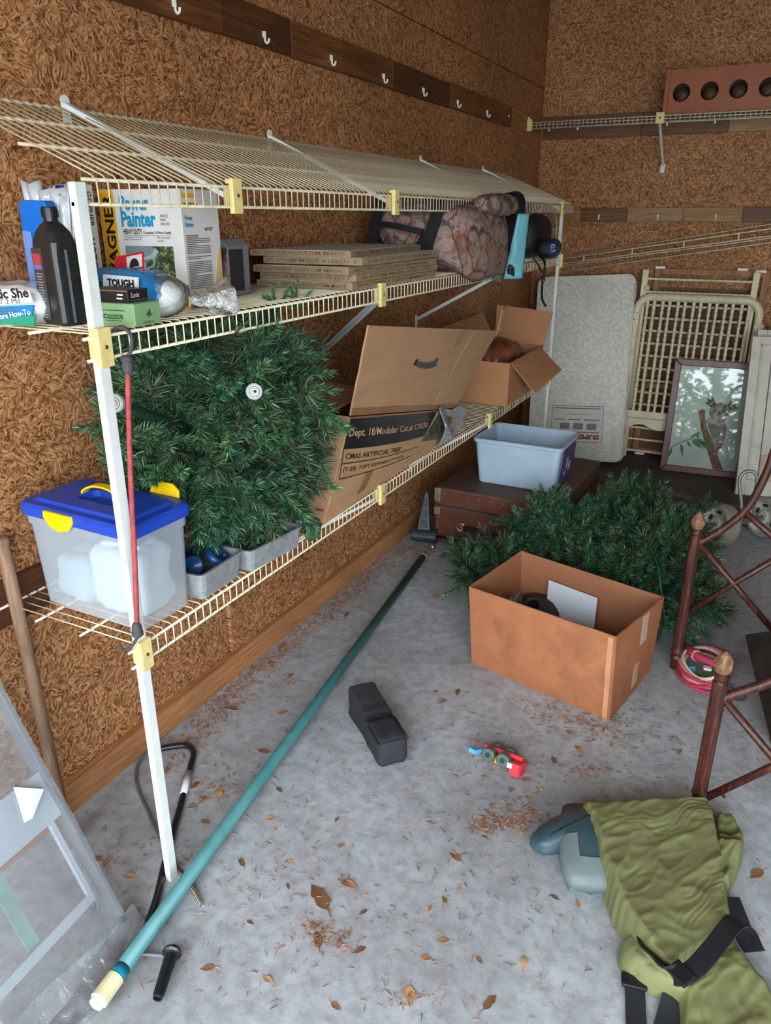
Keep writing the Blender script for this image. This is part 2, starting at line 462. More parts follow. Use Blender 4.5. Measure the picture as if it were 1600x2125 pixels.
r3 = thing('shelf_ledger', 'dark timber ledger board behind the high back wall shelf', 'board', (.8, YB, 1.96))
for i, (a, b) in enumerate(((.02, .62), (.622, 1.1), (1.102, 2.4))):
    MB().box(((a + b) / 2, YB - .009, 2.02), (b - a, .018, .13)).build('board', [woodsx[1], woodsx[1], woodsx[2]][i], r3, bevel=.0015)
for nm, z, lab in (('shelf_ledger', .66, 'dark timber ledger board on the wall behind the lowest wire shelf'), ('shelf_ledger', 1.335, 'dark timber ledger board on the wall behind the middle wire shelf')):
    y0_ = .90 if z < 1 else 1.62
    o = MB().box((.0055, (y0_ + 4.5) / 2, z), (.011, 4.5 - y0_, .115)).build(nm, M_stud, bevel=.002); tag(o, lab, 'board')
# ================================================================== wire shelving on the left wall
M_wire = pm('cream_vinyl_wire', (226, 216, 186), .42, var=.06, scale=30, dirt=(150, 132, 100), dirt_amt=.4)
M_wire_d = pm('dusty_vinyl_wire', (204, 194, 166), .55, var=.08, scale=25, dirt=(128, 112, 88), dirt_amt=.5)
M_clip = pm('yellowed_plastic_clip', (232, 212, 140), .45, var=.07, scale=40, dirt=(170, 140, 80), dirt_amt=.4)
M_post = pm('white_coated_steel', (224, 228, 226), .4, var=.04, scale=20, dirt=(150, 140, 120), dirt_amt=.25)
M_screw = pm('screw_steel', (96, 92, 84), .4, metal=.8)
SX, SB = .417, .012
PITCH = .0254

def wire_shelf(name, label, y0, y1, zf, zb, lip=.045, mat=M_wire, rods=(.0, .30, .64), drop=None):
    """ventilated shelf: cross wires bent down over the front, long rods under them"""
    sh = thing(name, label, 'shelf', (SB, y0, zf))
    n = int((y1 - y0 - .01) / PITCH)
    P = lambda t: V((SB + (SX - SB) * t, 0, zb + (zf - zb) * t))
    base = None
    for i in range(n + 1):
        y = y0 + .012 + i * PITCH
        if base is None:
            m = MB(); a = P(0); b = P(1)
            d = V((0, y, 0))
            bend = b + V((.0, 0, -.006))
            m.tube([a + d, P(.985) + d, bend + V((.004, 0, -.002)) + d, b + d + V((.004, 0, -lip))], .00165, 6, up=(0, 1, 0))
            base = m.build('wire', mat, sh, smooth=True); base_y = y
        else:
            child_copy(base, sh, mw=Matrix.Translation((0, y - base_y, 0)))
    for t in rods:
        m = MB(); p = P(t) + V((0, 0, -.0045))
        m.tube([(p.x, y0 - .012, p.z), (p.x, y1, p.z)], .0030, 6).build('rod', mat, sh, smooth=True)
    b = P(1)
    MB().tube([(b.x, y0 - .018, b.z - .0055), (b.x, y1, b.z - .0055)], .0032, 6).build('rod', mat, sh, smooth=True)
    MB().tube([(b.x, y0 - .014, b.z - lip), (b.x, y1, b.z - lip)], .0032, 6).build('rod', mat, sh, smooth=True)
    return sh

def clip(parent, y, z, x=SX, lip=.045, w=.034):
    m = MB(); h = lip + .026
    m.box((x + .010, y, z - lip / 2 - .001), (.012, w, h))
    m.box((x - .006, y, z - lip / 2 - .001), (.014, w * .86, h * .62))
    m.box((x + .002, y - w * .36, z + .006), (.016, w * .22, .010)); m.box((x + .002, y + w * .36, z + .006), (.016, w * .22, .010))
    c = m.build('bracket_clip', M_clip, parent, bevel=.0025)
    MB().lathe([(.0, .0022), (.003, .0022), (.0042, 0)], 10, frame_m((x + .0162, y, z - lip / 2), (0, 1, 0), (1, 0, 0))).build('screw', M_screw, c)
    return c

sh1 = wire_shelf('wire_shelf', 'cream wire shelf sloping down from the wall, topmost of three on the left wall', 1.03, 4.49, 1.566, 1.730, mat=M_wire_d)
sh2 = wire_shelf('wire_shelf', 'middle cream wire shelf carrying boxes and the camouflage bag', .985, 4.31, 1.304, 1.304)
sh3 = wire_shelf('wire_shelf', 'lowest cream wire shelf carrying the tote and tree cartons', .985, 4.28, .659, .659)
for y in (1.424, 2.211, 3.3, 4.22): clip(sh1, y, 1.566)
for y in (1.003, 2.12, 3.22, 4.29): clip(sh2, y, 1.304)
for y in (1.003, 2.116, 3.213, 4.255): clip(sh3, y, .659)

def strut(parent, y, p0, p1, w=.022, foot=True):
    """flat channel brace from the shelf front to the wall with a bent foot"""
    m = MB(); p0 = V(p0); p1 = V(p1); d = (p1 - p0).normalized()
    M = frame_m(p0, d, (0, 0, 1)); L = (p1 - p0).length
    m.box((L / 2, 0, 0), (L, w, .003), M); m.box((L / 2, w / 2, -.004), (L, .002, .009), M); m.box((L / 2, -w / 2, -.004), (L, .002, .009), M)
    if foot:
        m.box((p1.x - .002, p1.y, p1.z - .018), (.003, w, .045))
        m.lathe([(0, .0), (w * .55, 0), (w * .55, .004), (0, .004)], 14, frame_m((p1.x - .004, p1.y, p1.z + .004), (0, 1, 0), (1, 0, 0)))
    return m.build('brace', M_post, parent)
for y, yw in ((1.424, 1.376), (2.211, 2.17), (3.33, 3.32), (4.22, 4.12)):
    strut(sh1, y, (SX - .006, y, 1.545), (.012, yw, 1.738), foot=True)
for y, yw, zw in ((2.12, 2.45, 1.04), (3.22, 3.29, 1.06)): strut(sh2, y, (SX - .012, y, 1.262), (.016, yw, zw))
for y in (2.116, 3.213): strut(sh3, y, (SX - .012, y, .62), (.016, y + .03, .36))

def post(label, y, top, xw=.030):
    p = thing('support_post', label, 'post', (SX + .002, y, 0))
    m = MB(); x = SX + .002 - .004
    m.box((x, y, top / 2), (.016, .026, top)); m.build('pole', M_post, p, bevel=.002)
    h = MB().lathe([(0, .001), (.0035, .001)], 10, frame_m((x, y - .0131, top - .035), (1, 0, 0), (0, -1, 0))).build('screw_hole', pm('dark_hole', (40, 34, 30), .8), p)
    return p
post('near white shelf post beside the blue lidded tote', 1.003, 1.556)
post('far white shelf post in front of the mattress', 4.262, 1.55)

# ------------------------------------------------------------------ shelving on the back wall
bs = thing('wire_shelf', 'narrow white wire shelf high on the back wall under the drilled rack', 'shelf', (0, YB, 2.03))
yf, zt, lp = 4.90, 2.032, .038
M_wire_b = pm('grey_vinyl_wire', (206, 200, 184), .5, var=.06, scale=25, dirt=(140, 126, 100), dirt_amt=.4)
base = None
for i in range(int(2.3 / PITCH)):
    x = .03 + i * PITCH
    if base is None:
        base = MB().tube([(x, YB - .02, zt), (x, yf + .006, zt), (x, yf - .001, zt - .006), (x, yf - .001, zt - lp)], .0018, 6, up=(1, 0, 0)).build('wire', M_wire_b, bs, smooth=True)
    else: child_copy(base, bs, mw=Matrix.Translation((i * PITCH, 0, 0)))
for y, z in ((YB - .022, zt - .004), (YB - .16, zt - .004), (yf + .003, zt - .004), (yf + .002, zt - lp * .5), (yf + .003, zt - lp)):
    MB().tube([(.0, y, z), (2.35, y, z)], .0030, 6).build('rod', M_wire_b, bs, smooth=True)
MB().box((.012, yf + .004, zt - lp * .45), (.030, .020, .064)).box((.004, yf + .012, zt + .012), (.014, .022, .03)).build('end_bracket', M_clip, bs, bevel=.002)
MB().box((.762, yf - .006, zt - lp * .4), (.046, .014, .058)).build('bracket_clip', M_clip, bs, bevel=.003)
MB().ball((.762, yf - .014, zt - lp * .4), .005, 6).build('screw', M_screw, bs)
mb = MB(); p0 = V((.762, yf + .004, zt - lp)); p1 = V((.767, YB - .014, 1.795))
mb.tube([p0, p1], .008, 6); mb.box((.767, YB - .010, 1.775), (.026, .006, .05)); mb.build('brace', M_post, bs)
for x in (.13, .30, .80, 1.05): MB().box((x, yf + .02, zt - lp - .008), (.008, .008, .014)).build('wall_clip', M_white, bs)

# slanting spare wire shelf below the hook rail
ls = thing('wire_shelf', 'slanting cream wire shelf behind the mattress and crib sides', 'shelf', (.2, 5.1, 1.2))
def lp_(t, k):   # k: rod number
    a = [V((.235, 5.165, 1.262)), V((.235, 5.02, 1.252)), V((.235, 5.015, 1.222)), V((.235, 5.16, 1.170))][k]
    b = [V((2.2, 5.165, 1.60)), V((2.2, 5.02, 1.567)), V((2.2, 5.015, 1.522)), V((2.2, 5.16, 1.490))][k]
    return a.lerp(b, t)
for k, r in ((0, .0032), (1, .0036), (2, .0036), (3, .0030)):
    MB().tube([lp_(0, k), lp_(1, k)], r, 6).build('rod', M_wire, ls, smooth=True)
MB().tube([lp_(0, 2) + V((0, .012, -.012)), lp_(1, 2) + V((0, .012, -.012))], .003, 6).build('rod', M_wire, ls, smooth=True)
nw = 78
for i in range(nw + 1):
    t = i / nw
    MB().tube([lp_(t, 0), lp_(t, 1)], .0014, 5).build('wire', M_wire_b, ls)
    MB().tube([lp_(t, 2), lp_(t, 3)], .0014, 5).build('wire', M_wire_b, ls)
for i in range(7):
    t = .075 + i * .148
    a = lp_(t, 1); b = lp_(t, 2); MB().tube([a, b], .0045, 6).build('spacer', M_wire, ls)
# ================================================================== things on the middle shelf
ZM = 1.3065
FRONT = Matrix(((1, 0, 0, 0), (0, 0, -1, 0), (0, 1, 0, 0), (0, 0, 0, 1)))
def SIDE(w): return Matrix(((0, 0, 1, w), (1, 0, 0, 0), (0, 1, 0, 0), (0, 0, 0, 1)))
def TOP(h): return Matrix.Translation((0, 0, h))
def patch(name, parent, F, x0, y0, x1, y1, mat, d=.0008):
    """printed area: thin slip lying on the face with frame F"""
    return MB().box(((x0 + x1) / 2, (y0 + y1) / 2, d / 2), (abs(x1 - x0), abs(y1 - y0), d), F).build(name, mat, parent)
def poly(name, parent, F, pts, mat, d=.001, d0=0):
    return MB().prism(pts, d0, d, F).build(name, mat, parent)
T = lambda x, y, z=0: Matrix.Translation((x, y, z))
ROT = lambda a: Matrix.Rotation(R(a), 4, 'Z')

ink = flat('black_ink', (26, 24, 26)); ink_b = flat('sky_blue_ink', (22, 140, 190)); paper = pm('white_card', (224, 222, 218), .5, var=.04, dirt=(190, 176, 150), dirt_amt=.3)
ink_g = flat('grey_ink', (92, 92, 96)); yel = pm('golden_yellow_card', (236, 172, 30), .5, var=.05)
card_g = pm('raw_card_edge', (180, 160, 130), .7)

def carton_frame(x, y, z, yaw): return Matrix.Translation((x, y, z)) @ Matrix.Rotation(R(yaw), 4, 'Z')

# ---- paint sprayer box
w, d, h = .231, .155, .255
F = carton_frame(.022, 1.424, ZM, 5.8)
bx = thing('sprayer_box', 'white and yellow paint sprayer box with blue lettering on the middle shelf', 'box', F.translation)
MB().box((w / 2, d / 2, h / 2), (w, d, h), F).build('box_body', paper, bx, bevel=.0015)
G = F @ FRONT
patch('yellow_band', bx, G, .003, .002, .046, h - .001, yel)
lettering('WAGNER', ink, bx, G @ T(.041, .040, .001) @ ROT(90), width=.205, height=.027, bold=.03)
poly('print_triangle', bx, G @ T(0, 0, .0009), [(.004, .068), (.018, .068), (.011, .088)][::1], ink, .0006)
lettering('Power', ink_b, bx, G @ T(.062, .208, .001), width=.082, height=.034, bold=.035)
lettering('Painter', ink_b, bx, G @ T(.062, .172, .001), width=.098, height=.036, bold=.035)
lettering('AIRLESS\nPAINT\nSPRAYER', ink_g, bx, G @ T(.172, .176, .001), width=.026, height=.024)
lettering('HEAVY DUTY', ink, bx, G @ T(.064, .156, .001), width=.054, height=.012, bold=.02)
lettering('Complete 10 Piece Outfit', ink, bx, G @ T(.121, .156, .001), width=.078, height=.007, bold=.02)
patch('rule', bx, G, .064, .1535, .199, .1541, ink_g)
lettering('For big jobs such as houses,\ngarages, decks and fences.', ink_g, bx, G @ T(.064, .142, .001), width=.055, height=.010)
lettering('No compressor\nneeded.', ink_g, bx, G @ T(.160, .140, .001), width=.036, height=.012)
# the printed photograph: eaves, downpipe, trees and a painter
gx0, gx1, gy0, gy1 = .064, .200, .004, .130
def tree_print():
    t = NT('printed_foliage'); n = t.noise(t.coord(), 90, 5, .7)
    t.l(t.ramp(n.outputs[0], [(.35, srgb(24, 36, 24)), (.52, srgb(62, 84, 48)), (.68, srgb(176, 186, 120))]), t.b.inputs['Base Color']); return t.m
ph = patch('photo_print', bx, G, gx0, gy0, gx1, gy1, tree_print())
sid = flat('print_pale_blue', (160, 184, 190)); sid2 = flat('print_shade_blue', (118, 140, 146)); skin = flat('print_skin', (188, 120, 92)); hair = pm('print_hair', (196, 170, 130), .6, var=.3, scale=200); blu = flat('print_blue', (96, 140, 178))
GG = G @ T(0, 0, .0009)
poly('print_wall', ph, GG, [(gx0, gy0), (.122, gy0), (.118, .092), (gx0, .112)], sid, .0004)
poly('print_eave', ph, GG, [(gx0, .112), (.118, .094), (.140, .100), (.156, .116), (.142, gy1), (gx0, gy1)], sid2, .0005)
poly('print_gutter', ph, GG, [(.112, .098), (.143, .103), (.160, .118), (.150, .126), (.136, .110), (.112, .104)], sid, .0007)
MB().tube(smooth_path([GG @ V(p) for p in ((.143, .104, .0006), (.142, .088, .0006), (.118, .076, .0006), (.116, .060, .0006))], 4), .0024, 6).build('print_pipe', sid, ph)
poly('print_head', ph, GG, [(.150 + .016 * math.cos(a), .034 + .022 * math.sin(a)) for a in [k * math.pi / 8 for k in range(16)]], skin, .0006)
poly('print_hair', ph, GG, [(.148, .052), (.156, .060), (.168, .060), (.180, .052), (.184, .034), (.176, .016), (.170, .018), (.170, .036), (.160, .046)], hair, .0008)
poly('print_sprayer', ph, GG, [(.094, .034), (.104, .040), (.112, .034), (.112, .020), (.104, .014), (.095, .020)], flat('print_white', (214, 220, 222)), .0007)
poly('print_sprayer_top', ph, GG, [(.096, .046), (.116, .040), (.118, .048), (.102, .056)], ink, .0008)
S = F @ SIDE(w)
patch('yellow_label', bx, S, .006, .213, .066, .226, yel); lettering('WAGNER', ink, bx, S @ T(.008, .2145, .001), width=.056, height=.010, bold=.03)
patch('yellow_label', bx, S, .006, .236, .056, .246, yel)
lettering('Power\nPainter', ink_b, bx, S @ T(.010, .172, .001), width=.034, height=.026, bold=.03)
lettering('HEAVY DUTY', ink, bx, S @ T(.088, .163, .001), width=.034, height=.008, bold=.02)
random.seed(4)
lines = MB()
y = .154
while y > .012:
    if random.random() > .14:
        L = .098 if random.random() > .2 else random.uniform(.03, .08)
        lines.box((.010 + L / 2, y, .0007), (L, .0017, .0004), S)
    y -= .0040
lines.build('small_print', ink_g, bx)
poly('yellowed_corner', bx, S, [(.062, .002), (d - .003, .002), (d - .003, .13), (d - .022, .10), (d - .036, .04)], pm('yellowed_card', (226, 186, 130), .6, var=.15), .0006)

# ---- rodent bait box
F = carton_frame(.020, 1.306, ZM, -3)
w, d, h = .066, .046, .262
gb = thing('bait_box', 'tall blue and grey bait box wedged between the bottle and sprayer box', 'box', F.translation)
gcard = pm('grey_brown_card', (196, 186, 172), .55, var=.08)
MB().box((w / 2, d / 2, h / 2), (w, d, h), F).build('box_body', gcard, gb, bevel=.0012)
G = F @ FRONT
roy = flat('royal_blue_ink', (36, 74, 160))
patch('blue_panel', gb, G, .001, .150, .012, h - .001, roy); patch('blue_panel', gb, G, .001, .145, .044, .172, roy); patch('blue_panel', gb, G, .001, h - .012, .03, h - .001, roy)
pp = patch('picture_print', gb, G, .012, .172, .044, h - .012, pm('print_dark_brown', (54, 40, 40), .5, var=.3, scale=60))
poly('print_rodent', pp, G @ T(0, 0, .0009), [(.018, .176), (.026, .200), (.020, .206), (.028, .216), (.024, .236), (.032, .240), (.036, .222), (.032, .206), (.042, .186), (.028, .192), (.022, .178)], pm('print_pinkish', (176, 120, 104), .5, var=.4, scale=120), .0006)
poly('print_paw', gb, G, [(.024, .120), (.036, .118), (.040, .142), (.032, .156), (.024, .150), (.020, .134)], flat('print_tan', (212, 170, 130)), .0009)
lines = MB()
for k in range(5): lines.box((.044 + k * .004, .120 - k * .004, .0006), (.0012, .062, .0004), G)
lines.build('small_print', ink_g, gb)
poly('print_shadow', gb, G, [(.020, .003), (w - .002, .003), (w - .002, .050), (.044, .058), (.024, .050)], pm('print_deep_brown', (74, 46, 40), .5, var=.3, scale=50), .0008)
S = F @ SIDE(w)
lettering('MOTOMCO', ink, gb, S @ T(.013, .150, .001) @ ROT(-90), width=.118, height=.020, bold=.02)
lettering('GOPHER', ink, gb, S @ T(.026, .248, .001) @ ROT(-90), width=.074, height=.012, bold=.01)
lettering('MOLE KILLER', ink, gb, S @ T(.008, .248, .001) @ ROT(-90), width=.080, height=.011)

# ---- blue pack with folded clear plastic
bp = thing('drop_cloth_pack', 'bright blue card pack with folded clear plastic behind the oil bottle', 'pack', (.08, 1.20, ZM))
bmat = pm('bright_blue_card', (16, 110, 206), .35, var=.06)
m = MB(); pts = [(.035, .0), (.105, .0), (.120, .215), (.114, .226), (.046, .228), (.038, .220)]
m.prism(pts, -.014, .014, Matrix.Translation((0, 1.20, ZM)) @ Matrix(((1, 0, 0, 0), (0, 0, -1, 0), (0, 1, 0, 0), (0, 0, 0, 1))))
m.build('card', bmat, bp, bevel=.003)
poly('pale_band', bp, Matrix.Translation((0, 1.185, ZM)) @ FRONT, [(.036, .0), (.060, .0), (.066, .165), (.040, .168)], flat('periwinkle_ink', (112, 148, 216)), .001)
pl = film('folded_plastic', haze=.55, gloss=.2, rough=.25)
for k, (x0, x1, zt, yy) in enumerate(((.018, .070, .268, 1.218), (.05, .10, .258, 1.224), (.082, .135, .262, 1.232), (.11, .150, .245, 1.238))):
    m = MB()
    f0 = lambda u, v: V((x0 * .35 + .03 + (x1 - x0) * u + (x0 - .35 * x0 - .03) * v, yy + .012 * math.sin(u * 7 + k) * v, ZM + zt * v - .012 * math.sin(u * 3.1) * v))
    m.grid(f0, 8, 8); m.build('plastic_fold', pl, bp, smooth=True, solid=.004)

# ---- motor oil bottle
ob = thing('oil_bottle', 'black plastic oil bottle with grey label standing beside the near post', 'bottle', (.276, 1.052, ZM))
blk = pm('black_polythene', (30, 31, 33), .33, var=.15, scale=20, dirt=(74, 62, 50), dirt_amt=.45)
Fm = Matrix.Translation((.272, 1.062, ZM)) @ Matrix.Rotation(R(-14), 4, 'Z') @ Matrix.Diagonal((.84, .88, 1, 1))
def rr(hw, hd, rad, n=5):
    o = []
    for cx, cy, a0 in ((hw - rad, hd - rad, 0), (-hw + rad, hd - rad, 90), (-hw + rad, -hd + rad, 180), (hw - rad, -hd + rad, 270)):
        for k in range(n + 1):
            a = R(a0 + 90 * k / n); o.append((cx + rad * math.cos(a), cy + rad * math.sin(a)))
    return o
def loft(secs, M=None, cap=True):
    m = MB(); vs = []; n = len(secs[0][0])
    for sec, z in secs: vs += [(x, y, z) for x, y in sec]
    fs = [(i * n + k, i * n + (k + 1) % n, (i + 1) * n + (k + 1) % n, (i + 1) * n + k) for i in range(len(secs) - 1) for k in range(n)]
    if cap: fs += [tuple(range(n - 1, -1, -1)), tuple((len(secs) - 1) * n + k for k in range(n))]
    return m.add(vs, fs, M)
secs = [(rr(.044, .027, .012), 0), (rr(.049, .031, .014), .006), (rr(.050, .032, .014), .10), (rr(.050, .032, .014), .130), (rr(.049, .031, .018), .150), (rr(.040, .027, .018), .168), (rr(.024, .020, .016), .181), (rr(.015, .015, .014), .186), (rr(.0145, .0145, .0139), .194)]
loft(secs, Fm).build('bottle_body', blk, ob, smooth=False, bevel=.001)
cap = MB().lathe([(.0, .212), (.0155, .212), (.0165, .209), (.0165, .193), (.0, .193)][::-1], 20, Fm).build('cap', pm('black_cap', (20, 21, 22), .4), ob)
m = MB()
for k in range(20):
    a = 2 * math.pi * k / 20; m.box((.0168 * math.cos(a), .0168 * math.sin(a), .201), (.0016, .0016, .014), Fm, rz=a)
m.build('cap_rib', pm('black_cap', (20, 21, 22)), cap)
G = Fm @ T(-.05, -.0322, 0) @ FRONT
lab = patch('label', ob, G @ T(0, 0, 0), .006, .010, .052, .140, pm('charcoal_label', (62, 60, 62), .4, var=.2, scale=60))
patch('red_print', lab, G @ T(0, 0, .0009), .010, .112, .044, .130, flat('red_ink', (186, 54, 62)), .0004)
patch('violet_print', lab, G @ T(0, 0, .0009), .010, .102, .044, .111, flat('violet_ink', (120, 100, 150)), .0004)
lines = MB()
for k in range(17): lines.box((.027, .094 - k * .005, .0011), (.030 - .006 * (k % 3), .0018, .0004), G)
lines.build('small_print', flat('grey_print', (150, 146, 142)), lab)
Gs_ = Fm @ T(.0502, -.032, 0) @ Matrix(((0, 0, 1, 0), (1, 0, 0, 0), (0, 1, 0, 0), (0, 0, 0, 1)))
m = MB()
for k in range(11): m.box((.016, .022 + k * .0105, .0006), (.009, .0014, .0012), Gs_)
m.build('level_mark', blk, ob)
m = MB(); m.tube([Gs_ @ V((.030, .006, 0)), Gs_ @ V((.030, .138, 0))], .003, 6); m.build('sight_ridge', pm('grey_ridge', (74, 80, 88), .3), ob)
m = MB()
for k in range(12):
    m.box((.048, .012 + k * .0105, 0), (.024, .0045, .003), Gs_)
m.build('grip_rib', blk, ob)

# ---- plastic sheeting pack and bin bag pack lying flat
def pillow_pack(name, label, F, w, d, h, mat):
    o = thing(name, label, 'pack', F.translation)
    m = MB()
    def f(u, v, top):
        x = u * w; y = v * d; e = min(1, 6 * min(u, 1 - u)) * min(1, 6 * min(v, 1 - v))
        e = e ** .5
        n = noise.noise(V((x * 30, y * 30, 1.7 if top else 5.1))) * .004
        return V((x, y, (h / 2 + (h / 2 + n) * e) if top else (h / 2 - (h / 2) * e)))
    m.grid(lambda u, v: f(u, v, True), 20, 14, F); m.grid(lambda u, v: f(1 - u, v, False), 20, 14, F)
    m.build('wrapper', mat, o, smooth=True, weld=True)
    return o
F = Matrix.Translation((.03, 1.00, ZM)) @ Matrix.Rotation(R(4), 4, 'Z')
ps = pillow_pack('plastic_sheeting_pack', 'white and blue plastic sheeting pack lying next to the oil bottle', F, .225, .15, .07, pm('glossy_white_wrap', (222, 226, 228), .25, var=.05))
Gp = F @ T(0, -.0015, 0) @ FRONT
poly('blue_band', ps, Gp, [(.0, .0), (.205, .0), (.222, .040), (.120, .032)], flat('cyan_wrap', (30, 130, 190), .3), .004, .001)
poly('green_band', ps, Gp, [(.10, .0), (.215, .0), (.222, .020), (.16, .014)], flat('green_wrap', (44, 150, 120), .3), .005, .001)
poly('printed_front', ps, Gp, [(.0, .004), (.118, .034), (.222, .044), (.215, .066), (.0, .066)], flat('white_wrap', (226, 230, 232), .3), .0035, .001)
lettering('Plastic She', ink, ps, Gp @ T(.086, .044, .0046) @ ROT(4), width=.130, height=.019, bold=.03)
lettering("10' x 20' 2 Mil", ink_g, ps, Gp @ T(.085, .034, .0046) @ ROT(4), width=.105, height=.010)
lettering('More How-To', flat('white_ink', (232, 236, 238)), ps, Gp @ T(.120, .007, .0056) @ ROT(9), width=.095, height=.011, bold=.02)
lines = MB()
for k in range(3): lines.box((.135, .022 - k * .005, .0046), (.08, .0014, .0004), Gp @ ROT(3))
lines.build('small_print', ink_g, ps)

F = Matrix.Translation((.15, 1.19, ZM)) @ Matrix.Rotation(R(-6), 4, 'Z')
bb2 = pillow_pack('bin_bag_pack', 'blue and green pack marked TOUGH behind the green staple box', F, .235, .10, .094, flat('teal_blue_wrap', (28, 120, 178), .35))
Gp = F @ T(0, -.0015, 0) @ FRONT
poly('green_band', bb2, Gp, [(.0, .022), (.10, .04), (.11, .072), (.02, .078), (.0, .06)], flat('deep_green_wrap', (20, 104, 66), .35), .005, .001)
poly('white_band', bb2, Gp, [(.118, .056), (.222, .054), (.226, .084), (.124, .086)], flat('white_wrap', (226, 230, 232), .3), .005, .001)
lettering('TOUGH', ink, bb2, Gp @ T(.136, .063, .0062), width=.080, height=.016, bold=.05)
tg = thing('hang_tag', 'red and white card tag with black round emblem on the bin bag pack', 'tag', (.27, 1.215, ZM + .07))
Ft = Matrix.Translation((.235, 1.225, ZM + .066)) @ Matrix.Rotation(R(14), 4, 'Y') @ Matrix.Rotation(R(-14), 4, 'X') 
Ft = frame_m((.215, 1.262, ZM + .082), (1, .0, .16), (0, .25, 1))
Gt = Ft @ FRONT
MB().box((.042, .016, 0), (.084, .034, .002), Gt).build('tag_card', flat('bright_red_ink', (204, 30, 36)), tg)
patch('white_field', tg, Gt @ T(0, 0, .001), .036, .002, .080, .028, paper)
poly('round_emblem', tg, Gt @ T(0, 0, .0018), [(.058 + .014 * math.cos(k * math.pi / 10), .004 + .018 * math.sin(k * math.pi / 10)) for k in range(11)], ink, .0005)

# ---- staple boxes
F = carton_frame(.300, 1.078, ZM, 4)
w, d, h = .128, .075, .042
st = thing('staple_box', 'pale green staple box printed upside down at the shelf front', 'box', F.translation)
grn = pm('pale_green_card', (128, 164, 116), .6, var=.07, scale=30)
MB().box((w / 2, d / 2, h / 2), (w, d, h), F).build('box_body', grn, st, bevel=.001)
dkg = flat('dark_green_ink', (48, 76, 48))
G = F @ FRONT
lettering('BOSTITCH', dkg, st, G @ T(.100, .022, .001) @ ROT(180), width=.050, height=.009, bold=.03)
lines = MB(); lines.box((.078, .029, .0007), (.056, .0016, .0004), G); lines.box((.078, .010, .0007), (.040, .0014, .0004), G); lines.build('small_print', dkg, st)
S = F @ SIDE(w)
poly('print_emblem', st, S, [(.030, .018), (.046, .030), (.044, .022), (.052, .020), (.036, .014), (.040, .020)], dkg, .0008)
lettering('STAPLES', dkg, st, S @ T(.054, .008, .001) @ ROT(180), width=.034, height=.005)
F = carton_frame(.306, 1.096, ZM + h, 2)
w2, d2, h2 = .098, .055, .024
sb = thing('small_black_box', 'small black card box lying on the pale green staple box', 'box', F.translation)
MB().box((w2 / 2, d2 / 2, h2 / 2), (w2, d2, h2), F).build('box_body', pm('black_card', (30, 28, 30), .45, var=.2), sb, bevel=.001)
patch('worn_edge', sb, F @ FRONT, 0, h2 - .004, w2, h2 - .001, pm('worn_brown_card', (120, 92, 70), .7))
G = F @ FRONT
for a, b in ((.072, .013), (.070, .006)): patch('print_bar', sb, G, a, b, a + .014, b + .003, paper)
lettering('Scarlet', paper, sb, F @ SIDE(w2) @ T(.006, .009, .001), width=.024, height=.009, shear=.3)
lines = MB(); lines.box((.026, .004, .0007), (.044, .0016, .0004), F @ SIDE(w2)); lines.box((.016, .018, .0007), (.03, .0014, .0004), G); lines.build('small_print', ink_g, sb)

# ---- white bundle in a knotted clear bag
pb = thing('bagged_bundle', 'white bundle in a twisted clear plastic bag at the shelf front', 'bag', (.36, 1.24, ZM))
m = MB(); cx, cy, cz = .352, 1.232, ZM + .039
m.ball((0, 0, 0), (.060, .042, .039), 16, Matrix.Translation((cx, cy, cz)) @ Matrix.Rotation(R(35), 4, 'Z'))
for i, p in enumerate(m.v): m.v[i] = p + V((1, .4, .6)) * noise.noise(p * 26) * .006
m.build('bundle', pm('white_foam_sheet', (236, 236, 234), .5, var=.03, bump=.2, bscale=60), pb, smooth=True)
bagm = film('clear_bag', tint=(1, 1, 1), haze=.04, gloss=.12, rough=.1, bump=.5, bscale=30)
m = MB(); m.ball((0, 0, 0), (.067, .049, .044), 16, Matrix.Translation((cx, cy, cz + .004)) @ Matrix.Rotation(R(35), 4, 'Z'))
for i, p in enumerate(m.v): m.v[i] = p + (p - V((cx, cy, cz))).normalized() * abs(noise.noise(p * 34)) * .010
m.build('clear_bag', bagm, pb, smooth=True)
def tail(u, v):
    a = u * 2 * math.pi; s = .006 + .040 * v + .010 * noise.noise(V((u * 5, v * 5, 2)))
    c = V((cx + .050, cy + .038, ZM + .030)).lerp(V((cx + .092, cy + .120, ZM + .030)), v)
    return c + V((math.cos(a) * s * .75, -math.cos(a) * s * .35, math.sin(a) * s * .85 + .006 * math.sin(a * 4) * v))
m = MB(); m.grid(tail, 28, 10); m.build('bag_tail', film('crumpled_bag', tint=(.98, .98, 1), haze=.22, gloss=.35, rough=.15, bump=.7, bscale=40), pb, smooth=True)
m = MB(); m.tube([V((cx + .050, cy + .038, ZM + .030)) + V((math.cos(a) * .009, -math.cos(a) * .006, math.sin(a) * .013)) for a in [k * math.pi / 8 for k in range(16)]], .0016, 5, closed=True)
m.build('twist_tie', flat('gold_tie', (214, 160, 60)), pb)

